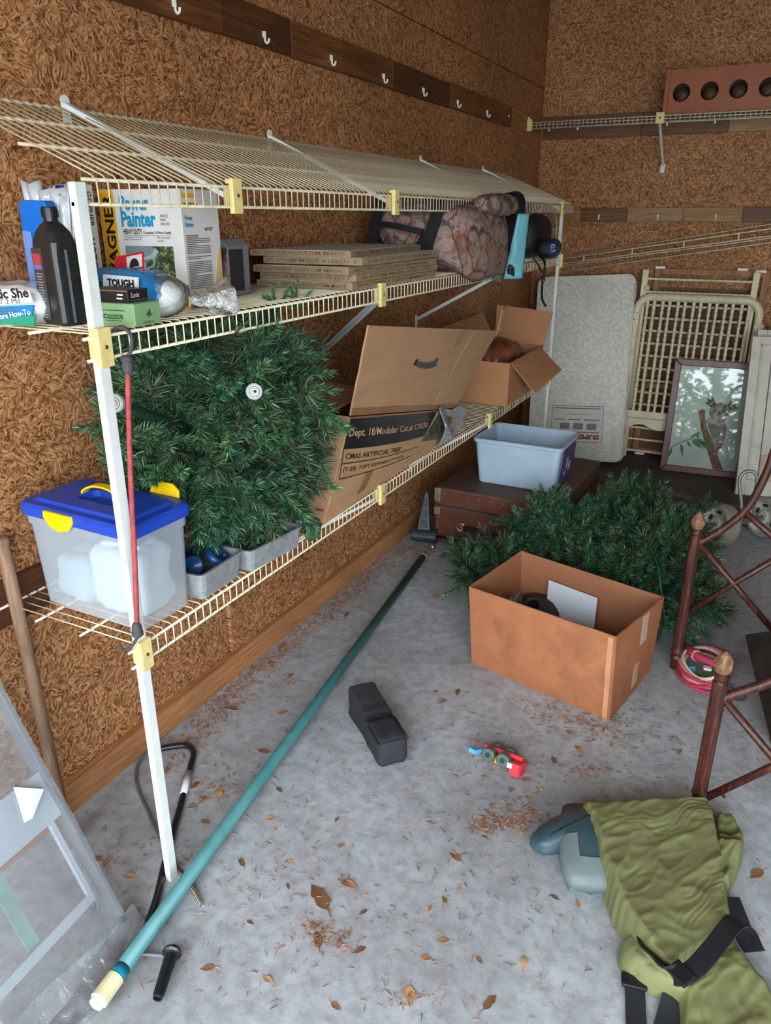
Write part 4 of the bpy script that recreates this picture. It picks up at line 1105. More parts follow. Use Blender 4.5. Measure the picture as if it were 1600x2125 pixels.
sheet('end_flap', (V((.10, 2.86, .80)), FCR, FTR + V((-.02, .0, -.03)), V((.12, 3.16, 1.02))), tc, M_card, nu=4, nv=4)
sheet('side_flap', (FTR + V((-.003, .0, -.02)), FTR + V((-.01, .10, .0)), FTR + V((-.01, .17, .10)), FTR + V((-.0, .06, .085))), tc, M_card, nu=3, nv=4, wob=.004)
def on_sheet(f, u0, u1, v0, v1, lift=.0042):
    o = f(u0, v0); return o
def decal(name, f, nrm, quad, mat, lift, nu=10, nv=4, t=.0008):
    """quad: four (u,v) corners bl, br, tr, tl on the sheet"""
    m = MB()
    def g(a, b):
        q = [x for x in quad]
        u = (q[0][0] * (1 - a) + q[1][0] * a) * (1 - b) + (q[3][0] * (1 - a) + q[2][0] * a) * b
        v = (q[0][1] * (1 - a) + q[1][1] * a) * (1 - b) + (q[3][1] * (1 - a) + q[2][1] * a) * b
        return f(u, v) + nrm * lift
    m.grid(g, nu, nv); return m.build(name, mat, tc, solid=t)
def text_on(s, f, nrm, u0, u1, v0, v1, mat, lift, bold=.02, shear=0):
    """lettering bent over the sheet; (u0,v0)-(u1,v1) run of the text box in sheet coordinates"""
    cu = bpy.data.curves.new('t', 'FONT'); cu.body = s; cu.size = 1; cu.offset = bold; cu.resolution_u = 2; cu.shear = shear
    ob = bpy.data.objects.new('t', cu); me = bpy.data.meshes.new_from_object(ob); bpy.data.objects.remove(ob); bpy.data.curves.remove(cu)
    xs = [v.co.x for v in me.vertices]; ys = [v.co.y for v in me.vertices]
    a0, a1, b0, b1 = min(xs), max(xs), min(ys), max(ys); org = ORG[tc.name]
    for v in me.vertices:
        a = (v.co.x - a0) / (a1 - a0); b = (v.co.y - b0) / (b1 - b0)
        uu = u0[0] * (1 - a) + u1[0] * a, u0[1] * (1 - a) + u1[1] * a
        vv = v0[0] * (1 - a) + v1[0] * a, v0[1] * (1 - a) + v1[1] * a
        U = uu[0] * (1 - b) + uu[1] * b; W = vv[0] * (1 - b) + vv[1] * b
        v.co = f(U, W) + nrm * lift - org
    me.name = 'lettering'; me.materials.clear(); me.materials.append(mat)
    o = bpy.data.objects.new('lettering', me); C.objects.link(o); o.parent = tc
decal('black_label', fl_, nl_, [(.0, .699), (.619, .494), (.766, 1.0), (-.0, .985)], pm('black_label_print', (34, 34, 38), .35, var=.2, scale=8), .0045)
M_kink = pm('pale_kraft_ink', (206, 166, 128), .6); M_dink = flat('dark_brown_ink', (52, 32, 24))
text_on('Dept. 18/Modular Cat.# C0030', fl_, nl_, (.016, .010), (.640, .650), (.790, .895), (.629, .770), M_kink, .0058, bold=.012)
text_on('CMAS ARTIFICIAL TREE', fl_, nl_, (.027, .022), (.412, .420), (.592, .650), (.419, .480), M_dink, .0052, bold=.012)
text_on('(T-29)  7.5FT KENNEDY\u2122-CLR', fl_, nl_, (.034, .028), (.452, .458), (.446, .514), (.262, .305), M_dink, .0052, bold=.012)
for q in ([(.010, .552), (.577, .314), (.577, .322), (.010, .562)], [(.019, .400), (.527, .200), (.527, .208), (.019, .410)], [(.019, .402), (.022, .402), (.004, .70), (.0, .70)]):
    decal('printed_rule', fl_, nl_, q, M_dink, .0048, nu=10, nv=1, t=.0005)
decal('parcel_tape', fl_, nl_, [(-.005, .985), (.98, .97), (.98, .998), (-.005, .998)], M_tape, .0048)
decal('parcel_tape', ff_, nf_, [(.0, .004), (.98, .004), (.98, .05), (.0, .085)], M_tape, .0048)
decal('parcel_tape', ff_, nf_, [(.625, .78), (.655, .78), (.675, 1.0), (.640, 1.0)], M_tape, .0048, 2, 4)
decal('parcel_tape', fl_, nl_, [(.16, .10), (.21, .12), (.235, .32), (.19, .33)], M_tape, .0048, 2, 4)
decal('flap_crease', ff_, nf_, [(.70, .03), (.706, .03), (.752, .99), (.744, .99)], pm('creased_cardboard', (214, 172, 130), .7), .0042, 1, 10)
# grip slot with its blue grey carrying strap
hs_ = [ff_(.36 + .013 * k, .575 - .030 * math.sin(k / 12 * math.pi)) + nf_ * .008 for k in range(13)]
MB().ribbon(hs_, .020, .003, (0, .1, 1)).build('carry_strap', pm('slate_plastic', (54, 64, 76), .4), tc)
decal('grip_slot', ff_, nf_, [(.345, .555), (.365, .550), (.365, .625), (.350, .622)], flat('slot_shadow_card', (44, 30, 24)), .0042, 2, 2)
decal('grip_slot', ff_, nf_, [(.505, .545), (.525, .545), (.528, .630), (.512, .628)], flat('slot_shadow_card', (44, 30, 24)), .0042, 2, 2)
# red staples along the end panel
m = MB()
for k in range(5):
    p = V((.405, 1.752 + .028 * k, .70 + .055 * k)); m.box(p, (.026, .003, .004))
m.build('staple', flat('staple_red', (150, 40, 40)), tc)
# torn clear wrap hanging round the far lower corner
wrapm = film('torn_wrap', haze=.22, gloss=.7, rough=.1, bump=1.0, bscale=45)
m = MB()
def wr_(u, v):
    p = fl_(.74 + .30 * u, .02 + 1.05 * v); return p + V((.020 + .022 * math.sin(u * 5 + v * 3) * (1 - abs(v - .5)), .0, .008 * math.sin(u * 9)))
m.grid(wr_, 16, 12); m.build('clear_wrap', wrapm, tc, smooth=True, solid=.001)
decal('tree_picture', fl_, nl_, [(.60, .40), (.86, .12), (.97, .93), (.80, .97)], pm('printed_pine', (70, 84, 58), .4, var=.5, scale=30, dirt=(150, 130, 90), dirt_amt=.6), .0046)

# ---- second open carton
c2_ = thing('open_carton', 'brown carton with flaps open at the far end of the lowest shelf', 'carton', (.32, 3.7, ZL))
x0, x1, y0, y1, z0, z1 = .175, .440, 3.40, 3.98, ZL + .002, .868
M_c2 = pm('orange_kraft', (176, 124, 84), .75, var=.06, scale=6, dirt=(140, 92, 60), dirt_amt=.3)
sheet('front_panel', ((x0, y0, z0), (x1, y0, z0), (x1 + .004, y0 - .004, z1), (x0, y0, z1)), c2_, M_c2, nu=4, nv=4, seed=5)
sheet('side_panel', ((x1, y0, z0), (x1, y1, z0), (x1, y1, z1), (x1 + .004, y0 - .004, z1)), c2_, M_c2, nu=4, nv=4, seed=6)
sheet('back_panel', ((x1, y1, z0), (x0, y1, z0), (x0, y1, z1), (x1, y1, z1)), c2_, M_c2, nu=4, nv=4)
sheet('side_panel', ((x0, y1, z0), (x0, y0, z0), (x0, y0, z1), (x0, y1, z1)), c2_, M_c2, nu=4, nv=4)
sheet('base_panel', ((x0, y0, z0), (x1, y0, z0), (x1, y1, z0), (x0, y1, z0)), c2_, M_c2, nu=2, nv=2, wob=0)
sheet('side_flap', ((x1 + .004, y0 + .02, z1 - .004), (x1, y1 - .06, z1), (x1 + .115, y1 - .02, z1 - .118), (x1 + .10, y0 + .12, z1 - .155)), c2_, M_c2, nu=4, nv=4, wob=.004)
sheet('back_flap', ((x1, y1, z1), (x0, y1, z1), (x0 - .02, y1 + .06, z1 + .19), (x1 + .03, y1 + .04, z1 + .17)), c2_, M_c2, nu=4, nv=4, wob=.004)
sheet('side_flap', ((x0, y1, z1), (x0, y0, z1), (x0 - .08, y0 - .03, z1 + .14), (x0 - .08, y1, z1 + .15)), c2_, M_c2, nu=4, nv=4, wob=.004)
pk = thing('plastic_wrapped_bundle', 'reddish brown plastic wrapped bundle inside the far open carton', 'bundle', (.30, 3.65, .7))
m = superbox((.305, 3.66, .815), (.105, .17, .115), 2.6, 18, 21, .16, 6); m.build('bundle_body', pm('russet_plastic', (118, 66, 46), .35, var=.2, scale=12), pk, smooth=True, weld=True)
# ================================================================== things by the back wall
# ---- crib mattress standing on end
Fm_ = frame_m((.195, 4.72, .012), (.58, .045, .035), (-.165, .30, 1.14))
mt = thing('crib_mattress', 'pale crib mattress with speckled cover leaning in the corner', 'mattress', Fm_.translation)
def mattress_cover():
    t = NT('speckled_vinyl'); v = t.coord()
    n = t.noise(v, 55, 4, .6); col = t.ramp(n.outputs[0], [(.38, srgb(192, 190, 178)), (.5, srgb(206, 204, 192)), (.6, srgb(218, 216, 206))])
    n2 = t.noise(v, 3, 4); col = t.mix(t.ramp(n2.outputs[0], [(.5, 0.0), (.75, .4)]), col, srgb(164, 160, 146))
    t.l(col, t.b.inputs['Base Color']); t.b.inputs['Roughness'].default_value = .45; return t.m
W_, H_, D_ = .600, 1.165, .105
m = MB(); prof = rr(W_ / 2, H_ / 2, .045, 5)
loc = Fm_ @ Matrix.Translation((W_ / 2, 0, H_ / 2)) @ Matrix(((1, 0, 0, 0), (0, 0, -1, 0), (0, 1, 0, 0), (0, 0, 0, 1)))
m.prism(prof, -D_, 0, loc); m.build('mattress_body', mattress_cover(), mt, bevel=.006, seg=3)
for zz in (0, -D_): MB().tube([loc @ V((x, y, zz)) for x, y in prof], .005, 6, closed=True).build('piping', pm('white_piping', (214, 212, 204), .5), mt, smooth=True)
Gl = loc @ T(-W_ / 2, -H_ / 2, 0)
lb = patch('warranty_label', mt, Gl, .145, .115, .470, .345, pm('cream_label', (200, 196, 186), .5, var=.04), .0015)
m = MB(); m.tube([Gl @ V(p) for p in ((.145, .115, .002), (.470, .115, .002), (.470, .345, .002), (.145, .345, .002))], .002, 5, closed=True); m.build('label_border', flat('violet_grey_ink', (78, 70, 84)), lb)
Gu = Gl @ T(.455, .165, .0018) @ ROT(180)
lettering('SUPER FIRM', flat('maroon_ink', (140, 50, 66)), lb, Gu, width=.29, height=.033, bold=.06)
lettering('12 YEAR WARRANTY', ink_g, lb, Gl @ T(.390, .300, .0018) @ ROT(180), width=.16, height=.014)
for k in range(3): patch('picture_print', lb, Gl @ T(0, 0, .0016), .20 + k * .085, .195, .262 + k * .085, .235, flat('label_grey_ink', (120, 116, 116)), .0004)
lines = MB()
for k, (a, b, y) in enumerate(((.16, .23, .258), (.25, .33, .258), (.35, .45, .258), (.16, .45, .330), (.28, .45, .178))): lines.box(((a + b) / 2, y, .0018), (b - a, .006, .0004), Gl)
lines.build('small_print', ink_g, lb)

# ---- crib sides
M_crib = pm('cream_painted_wood', (214, 204, 172), .45, var=.06, scale=12, dirt=(150, 136, 100), dirt_amt=.35)
def spindle_prof(L, r, bead=.032):
    n = max(4, int(L / bead)); p = [(r * .7, 0)]
    for i in range(n):
        z = i * L / n
        p += [(r * .72, z + .001), (r * 1.0, z + L / n * .3), (r * 1.0, z + L / n * .7), (r * .72, z + L / n - .001)]
    return p + [(r * .7, L)]
Fc = frame_m((.735, 4.965, .0), (.715, .01, 0), (0, .115, 1.06))
cr = thing('crib_railing', 'cream crib side with rounded corners and upright turned spindles', 'crib side', Fc.translation)
W_, H_ = .700, 1.045
pth = [(.0, 0, .30)] + [(0, 0, z) for z in (.5, .7, .9)] + [(p.x, 0, p.z) for p in arc((.085, 0, H_ - .085), .085, 180, 90, 6, 'xz')] + [(p.x, 0, p.z) for p in arc((W_ - .085, 0, H_ - .085), .085, 90, 0, 6, 'xz')] + [(W_, 0, z) for z in (.9, .7, .5, .30)]
MB().tube([Fc @ V(p) for p in pth], .025, 10, up=(0, 1, 0)).build('rail_frame', M_crib, cr, smooth=True)
# wrapped bands on the top rail
for k in range(14): MB().tube([Fc @ V((.11 + k * .035, 0, H_)), Fc @ V((.116 + k * .035, 0, H_))], .0262, 10).build('band', M_crib, cr, smooth=True)
base = None
for k in range(7):
    for s in (-.020, .020):
        x = .080 + k * .090 + s
        if base is None:
            base = MB().lathe(spindle_prof(H_ - .34, .0105), 8, Fc @ T(x, 0, .325)).build('spindle', M_crib, cr, smooth=True); bx0 = x
        else:
            d_ = (Fc @ V((x, 0, 0))) - (Fc @ V((bx0, 0, 0))); child_copy(base, cr, mw=Matrix.Translation(d_))
MB().box((W_ / 2, 0, .315), (W_ + .05, .036, .045), Fc).build('bottom_rail', M_crib, cr, bevel=.004)
ap = [(0, .0), (W_, .0)] + [(W_ - W_ * k / 32, -.055 - .016 * math.cos(k / 32 * 6 * math.pi)) for k in range(33)]
MB().prism(ap, -.010, .010, Fc @ T(0, 0, .29) @ FRONT).build('scalloped_apron', M_crib, cr, bevel=.002)
for x in (-.012, W_ + .012): MB().box((x, .0, .15), (.030, .03, .30), Fc).build('leg', M_crib, cr, bevel=.003)
for x, z in ((-.005, .905), (-.012, .76), (W_ + .008, .87), (W_ + .006, .70)):
    pl_ = MB().box((x, -.022, z), (.056, .018, .085), Fc).build('hinge_plate', M_crib, cr, bevel=.006)
    MB().lathe([(0, .003), (.004, .003), (.005, 0)], 8, Fc @ T(x, -.031, z) @ FRONT).build('screw', M_screw, pl_)
Fd = frame_m((.755, 5.085, .0), (.63, .005, 0), (0, .03, 1.2))
cd = thing('crib_railing', 'cream crib side with level spindles standing behind the rounded one', 'crib side', Fd.translation)
for x in (0, .628): MB().box((x, 0, .60), (.036, .026, 1.20), Fd).build('leg', M_crib, cd, bevel=.003)
base = None
for k in range(15):
    z = .045 + k * .0785
    if base is None: base = MB().lathe(spindle_prof(.60, .0092), 8, Fd @ T(.014, 0, z) @ Matrix.Rotation(R(90), 4, 'Y')).build('spindle', M_crib, cd, smooth=True)
    else: child_copy(base, cd, mw=Matrix.Translation((Fd @ V((0, 0, k * .0785))) - (Fd @ V((0, 0, 0)))))
MB().ball(Fd @ V((.02, -.02, 1.09)), .018, 6).build('yellow_knob', M_clip, cd)

# ---- plain brown timber frame at the wall
M_bf = wood('ginger_timber', (116, 72, 40), (150, 98, 58), (170, 118, 76), axis=2, scale=4)
Ff = frame_m((.800, 5.145, .012), (.66, .0, 0), (0, .022, 1.2))
bf = thing('timber_frame', 'brown timber panel frame with white corner clips behind the crib sides', 'frame', Ff.translation)
for x in (.018, .632): MB().box((x, .012, .60), (.036, .020, 1.19), Ff).build('stile', M_bf, bf, bevel=.002)
for z in (.02, .46, 1.03, 1.175): MB().box((.325, .012, z), (.58, .018, .036), Ff).build('cross_bar', M_bf, bf, bevel=.002)
MB().box((.325, .026, .55), (.58, .005, 1.06), Ff).build('back_sheet', pm('brown_hardboard', (104, 66, 42), .7), bf)
for x, z in ((.03, 1.198), (.50, 1.198), (.60, 1.190), (.05, .0)): MB().box((x, .006, z), (.060, .028, .016), Ff).build('corner_clip', M_white, bf, bevel=.002)

# ---- framed koala picture
Fp = frame_m((1.018, 4.862, .0), (.47, .030, .0), (.012, .125, .70))
pc = thing('framed_picture', 'framed koala drawing under glass leaning on the crib side', 'picture', Fp.translation)
W_, H_ = .480, .700; b_ = .040
M_frm = wood('mahogany_frame', (64, 26, 18), (98, 44, 32), (120, 62, 46), axis=2, scale=5, rough=.35)
Gp = Fp @ FRONT
for nm, q in (('side', [(0, 0), (b_, b_), (b_, H_ - b_), (0, H_)]), ('side', [(W_, 0), (W_, H_), (W_ - b_, H_ - b_), (W_ - b_, b_)]), ('bottom', [(0, 0), (W_, 0), (W_ - b_, b_), (b_, b_)]), ('top', [(0, H_), (b_, H_ - b_), (W_ - b_, H_ - b_), (W_, H_)])):
    MB().prism(q, -.022, .0, Gp).build('frame_' + nm, M_frm, pc, bevel=.004)
MB().box((W_ / 2, H_ / 2, -.016), (W_ - 2 * b_ + .01, H_ - 2 * b_ + .01, .003), Gp).build('art_paper', pm('pale_green_paper', (186, 200, 190), .8, var=.07, scale=4), pc)
Ga = Gp @ T(0, 0, -.0140)
kf = pm('koala_grey_pastel', (118, 108, 110), .9, var=.25, scale=60); kd = pm('koala_dark_pastel', (66, 60, 66), .9, var=.25, scale=80); kb = pm('bark_pastel', (122, 86, 72), .9, var=.25, scale=50); kl = pm('leaf_green_pastel', (92, 134, 92), .9, var=.2, scale=40); kp = pm('koala_pale_pastel', (160, 150, 148), .9, var=.2, scale=60)
ar = MB
def blob(name, pts, mat, d0, d1=.0004): 
    return MB().prism(pts, d0, d0 + d1, Ga).build(name, mat, pc)
ell = lambda cx, cy, rx, ry, n=20, j=0, s=1: [(cx + rx * (1 + j * noise.noise(V((k * .9, s, 0)))) * math.cos(2 * math.pi * k / n), cy + ry * (1 + j * noise.noise(V((k * .9, s, 0)))) * math.sin(2 * math.pi * k / n)) for k in range(n)]
blob('drawn_trunk', [(.178, .385), (.196, .405), (.216, .398), (.218, .36), (.246, .28), (.300, .20), (.330, .12), (.372, .042), (.310, .042), (.272, .13), (.236, .21), (.206, .29), (.188, .355)], kb, 0)
blob('drawn_body', [(.235, .345), (.28, .375), (.335, .35), (.355, .28), (.345, .20), (.325, .14), (.295, .15), (.285, .22), (.245, .30)], kf, .0005)
blob('drawn_head', ell(.300, .395, .062, .058, 28, .12), kf, .0010)
blob('drawn_ear', [(.245, .42), (.205, .445), (.225, .45), (.215, .475), (.238, .462), (.245, .485), (.262, .455), (.275, .44)], kd, .0012)
blob('drawn_ear', [(.335, .44), (.350, .47), (.362, .452), (.388, .462), (.380, .438), (.405, .428), (.372, .408), (.352, .41)], kd, .0012)
blob('drawn_muzzle', ell(.298, .372, .036, .026), kp, .0016)
blob('drawn_nose', ell(.296, .385, .011, .016), kd, .0022)
for x in (.272, .325): blob('drawn_eye', ell(x, .402, .008, .007, 12), kd, .0022)
blob('drawn_arm', [(.225, .335), (.255, .352), (.33, .33), (.325, .31), (.262, .322), (.232, .318)], kp, .0016)
MB().tube(smooth_path([Ga @ V(p) for p in ((.045, .145, .001), (.10, .185, .001), (.165, .215, .001), (.235, .215, .001))], 5), .0022, 5).build('drawn_twig', pm('twig_red_pastel', (140, 90, 80), .9), pc)
def leafp(x, y, a, L, w): 
    c, s = math.cos(R(a)), math.sin(R(a)); q = [(0, 0), (.3, .5), (.6, .42), (1, 0), (.6, -.38), (.3, -.45)]
    return [(x + c * u * L - s * v * w, y + s * u * L + c * v * w) for u, v in q]
for x, y, a, L, w in ((.055, .150, -100, .07, .02), (.105, .180, -75, .085, .022), (.135, .20, -50, .05, .018), (.16, .213, -35, .10, .026), (.175, .215, -20, .12, .028), (.20, .218, 100, .04, .018), (.15, .215, 40, .085, .02), (.21, .215, -45, .09, .026)):
    blob('drawn_leaf', leafp(x, y, a, L, w), kl, .0006)
def glass():
    t = NT('picture_glass'); t.t.nodes.remove(t.b)
    tr = t.n('ShaderNodeBsdfTransparent'); gl = t.n('ShaderNodeBsdfGlossy'); gl.inputs['Roughness'].default_value = .02
    fr = t.n('ShaderNodeFresnel'); fr.inputs[0].default_value = 1.55; m = t.n('ShaderNodeMixShader')
    k = t.n('ShaderNodeMath', operation='MULTIPLY'); k.inputs[1].default_value = 1.0; t.l(fr.outputs[0], k.inputs[0])
    t.l(k.outputs[0], m.inputs[0]); t.l(tr.outputs[0], m.inputs[1]); t.l(gl.outputs[0], m.inputs[2]); t.l(m.outputs[0], t.out.inputs[0]); return t.m
M_glass = glass()
MB().box((W_ / 2, H_ / 2, -.0085), (W_ - 2 * b_ + .006, H_ - 2 * b_ + .006, .002), Gp).build('glass', M_glass, pc)

# ---- old white door panels leaning at the right
M_dw = pm('flaking_white_paint', (206, 200, 188), .55, var=.06, scale=10, dirt=(120, 108, 94), dirt_amt=.55, bump=.15, bscale=30)
def panel_door(label, F, W_, H_, t=.034):
    o = thing('door_panel', label, 'door panel', F.translation)
    G = F @ FRONT
    for nm, q in (('stile', (0, 0, .050, H_)), ('stile', (W_ - .05, 0, W_, H_)), ('rail', (.05, 0, W_ - .05, .09)), ('rail', (.05, H_ - .045, W_ - .05, H_))):
        MB().box(((q[0] + q[2]) / 2, (q[1] + q[3]) / 2, -t / 2), (q[2] - q[0], q[3] - q[1], t), G).build(nm, M_dw, o, bevel=.003)
    for k, x in enumerate((.055, .064)): MB().box((x, H_ / 2 + .02, -.006 - .004 * k), (.008, H_ - .14, .010), G).build('bead', M_dw, o, bevel=.002)
    MB().box((.5 * W_ + .01, H_ / 2 + .02, -.020), (W_ - .10, H_ - .12, .008), G).build('field', M_dw, o)
    MB().box((.115, H_ / 2 + .02, -.013), (.004, H_ - .18, .006), G).build('crack_edge', pm('grey_grime', (96, 88, 84), .8), o)
    MB().box((.16, .16, -.0145), (.10, .16, .004), G).build('bare_patch', pm('bare_plaster', (198, 172, 150), .7), o)
    return o
panel_door('cracked white door panel leaning nearest at the right edge', frame_m((1.478, 4.585, .0), (.44, .10, 0), (-.062, .25, .90)), .46, .905)
panel_door('white door panel standing behind the cracked white one', frame_m((1.500, 4.660, .0), (.44, .10, 0), (-.060, .25, .90)), .47, .935)

# ---- rack with round holes on the high shelf
rk = thing('drilled_rack', 'brown rack with a row of round holes on the high back shelf', 'rack', (1.1, 5.0, 2.034))
M_rk = pm('terracotta_board', (156, 86, 48), .5, var=.05, scale=8); M_rkd = pm('rack_inside', (70, 40, 30), .7)
x0_, z0_, hh, yy_ = .785, 2.036, .222, 4.965
Gr = Matrix.Translation((x0_, yy_, z0_)) @ FRONT
cells = 5; cw = .1455; ox = -.008
m = MB(); nseg = 24
for k in range(cells):
    cx_, cy_ = ox + .072 + k * cw, .108; hx0, hx1 = ox + k * cw, ox + (k + 1) * cw
    ring = []; outer = []
    for i in range(nseg):
        a = 2 * math.pi * (i + .5) / nseg; c, s = math.cos(a), math.sin(a)
        ring.append((cx_ + .046 * c, cy_ + .046 * s))
        tx = ((hx1 - cx_) / c) if c > 1e-6 else ((hx0 - cx_) / c if c < -1e-6 else 9); ty = ((hh - cy_) / s) if s > 1e-6 else ((0 - cy_) / s if s < -1e-6 else 9)
        tt_ = min(tx, ty); outer.append((cx_ + c * tt_, cy_ + s * tt_))
    corners = [(hx1, hh), (hx0, hh), (hx0, 0), (hx1, 0)]
    vs = [(x, y, 0) for x, y in ring] + [(x, y, 0) for x, y in outer] + [(x, y, -.012) for x, y in ring] + [(x, y, 0) for x, y in corners]
    fs = []
    for i in range(nseg):
        j = (i + 1) % nseg; fs.append((i, nseg + i, nseg + j, j)); fs.append((i, j, 2 * nseg + j, 2 * nseg + i))
        if abs(outer[i][0] - outer[j][0]) > 1e-6 and abs(outer[i][1] - outer[j][1]) > 1e-6:
            q = min(range(4), key=lambda z: (corners[z][0] - outer[i][0]) ** 2 + (corners[z][1] - outer[i][1]) ** 2); fs.append((nseg + i, 3 * nseg + q, nseg + j))
    m.add(vs, fs, Gr)
m.build('front_board', M_rk, rk)
MB().box((-.014, hh / 2, -.05), (.022, hh + .01, .13), Gr).build('end_board', M_rk, rk, bevel=.002)
Lw = cells * cw
MB().box((Lw / 2, hh - .006, -.055), (Lw, .012, .10), Gr).build('top_board', M_rk, rk); MB().box((Lw / 2, .006, -.055), (Lw, .012, .10), Gr).build('bottom_board', M_rk, rk)
MB().box((Lw / 2, hh / 2, -.108), (Lw, hh, .006), Gr).build('back_board', M_rkd, rk)
for k in range(cells):
    for y in (.212, .012): MB().lathe([(0, .0015), (.004, .0015), (.005, 0)], 8, Gr @ T(ox + .072 + k * cw + .02, y, 0)).build('screw', M_screw, rk)
    b = MB().ball(Gr @ V((ox + .072 + k * cw, .100, -.062)), .040, 12).build('ball', pm('dull_brown_rubber', (84, 58, 46), .6, var=.1), smooth=True)
    tag(b, ['leftmost', 'second from left', 'third from left', 'fourth from left', 'fifth from left'][k] + ' brown ball inside the drilled rack', 'ball', 'balls in the drilled rack')
    c0 = Gr @ V((ox + .072 + k * cw, .100, -.062))
    MB().tube([c0 + V((.0405 * math.cos(R(a)) * .8, -.0405 * .6 * 1 if False else -.0405 * math.sqrt(max(0, 1 - (.8 * math.cos(R(a))) ** 2 - (.5 * math.cos(R(a))) ** 2)), .0405 * .5 * math.cos(R(a)))) for a in range(20, 161, 14)], .0014, 5).build('seam', flat('dark_seam', (34, 26, 22)), b)

# ---- old suitcase
M_lea = pm('brown_fibre_leather', (98, 54, 38), .5, var=.10, scale=12, dirt=(70, 44, 34), dirt_amt=.5)
M_leat = pm('dusty_brown_leather', (92, 66, 56), .65, var=.10, scale=10, dirt=(120, 100, 88), dirt_amt=.4)
M_brass = pm('tarnished_steel', (170, 160, 140), .35, metal=.7, var=.15, scale=30)
Fs = Matrix.Translation((.180, 3.175, 0)) @ Matrix.Rotation(R(-2), 4, 'Z')
sc_ = thing('suitcase', 'old brown studded suitcase lying flat under the far shelf end', 'suitcase', Fs.translation)
W_, D_, Hs = .600, .800, .288
MB().box((W_ / 2, D_ / 2, .097), (W_, D_, .194), Fs).build('case_body', M_lea, sc_, bevel=.008, seg=3)
lid_ = MB().box((W_ / 2, D_ / 2, .243), (W_ + .004, D_ + .004, .090), Fs).build('case_lid', M_leat, sc_, bevel=.010, seg=3)
MB().box((W_ / 2, D_ / 2, .196), (W_ + .006, D_ + .006, .008), Fs).build('lid_seam', pm('dark_lip_metal', (60, 58, 60), .4), sc_)
Gs = Fs @ FRONT
MB().box((W_ / 2, .243, .0028), (W_ - .03, .072, .002), Gs).build('front_band', M_lea, lid_)
for x in (.016, W_ - .016):
    for z, hgt in ((.250, .070), (.168, .040)):
        MB().box((x - .002, z, .004), (.032, hgt, .006), Gs).build('corner_guard', M_brass, sc_, bevel=.003)
st_ = None
for k in range(9):
    for z in (.262,):
        if st_ is None: st_ = MB().ball(Gs @ V((.05 + k * .060, z, .005)), .0045, 6).build('stud', M_brass, sc_, smooth=True)
        else: child_copy(st_, sc_, mw=Matrix.Translation((Fs.to_3x3() @ V((k * .060, 0, 0)))))
for x, z in ((.022, .135), (.050, .125), (.020, .110), (.020, .080), (.022, .040), (.05, .02), (.11, .02)): child_copy(st_, sc_, mw=Matrix.Translation(Fs.to_3x3() @ V((x - .05, 0, z - .262))))
for x in (.150, .340):
    MB().tube([Gs @ V((x + .022 * math.cos(R(a)) * (1.2 if math.cos(R(a)) < 0 else .5), .105 + .022 * math.sin(R(a)), .006)) for a in range(0, 360, 30)], .005, 6, closed=True).build('handle_ring', M_brass, sc_, smooth=True)
    MB().box((x, .105, .003), (.026, .034, .005), Gs).build('handle_plate', M_brass, sc_, bevel=.002)
MB().ribbon(smooth_path([Gs @ V(p) for p in ((.160, .105, .012), (.195, .110, .026), (.245, .112, .030), (.295, .110, .026), (.330, .105, .012))], 5), .026, .010, (0, 0, 1)).build('carry_handle', pm('black_leather', (34, 30, 32), .5), sc_, bevel=.002)

# ---- pale blue bin on the suitcase
Fb = Matrix.Translation((.530, 3.475, Hs + .001)) @ Matrix.Rotation(R(-1), 4, 'Z')
bn = thing('plastic_bin', 'pale blue open plastic bin standing on the brown suitcase', 'bin', Fb.translation)
M_bin = pm('pale_blue_plastic', (172, 194, 212), .4, var=.04, scale=8, dirt=(140, 150, 160), dirt_amt=.3)
hw, hd, hb = .186, .140, .225
so = [(rr(hw, hd, .022, 4), 0), (rr(hw + .004, hd + .004, .024, 4), .006), (rr(hw + .024, hd + .020, .026, 4), hb - .02), (rr(hw + .032, hd + .028, .028, 4), hb - .018), (rr(hw + .034, hd + .030, .028, 4), hb), (rr(hw + .028, hd + .024, .026, 4), hb + .002), (rr(hw + .022, hd + .018, .024, 4), hb - .006), (rr(hw - .002, hd - .002, .022, 4), .006)]
loft(so, Fb).build('bin_body', M_bin, bn, bevel=.002)
Sb = Fb @ T(hw + .016, 0, 0) @ Matrix.Rotation(R(4.5), 4, 'Y') @ Matrix.Rotation(R(90), 4, 'Z') @ FRONT
pur = pm('purple_print', (84, 66, 112), .4, var=.2, scale=20)
lb_ = MB().box((.0, .115, .001), (.20, .170, .002), Sb).build('purple_label', pur, bn)
for x, y, w, h in ((-.03, .13, .03, .05), (.02, .10, .035, .04), (-.05, .08, .03, .02)): MB().box((x, y, .0025), (w, h, .001), Sb).build('picture_print', flat('pale_violet_ink', (176, 160, 186)), lb_)
lettering('STORE', flat('pale_violet_ink', (176, 160, 186)), lb_, Sb @ T(-.08, .165, .003), width=.09, height=.018, bold=.03) if False else None

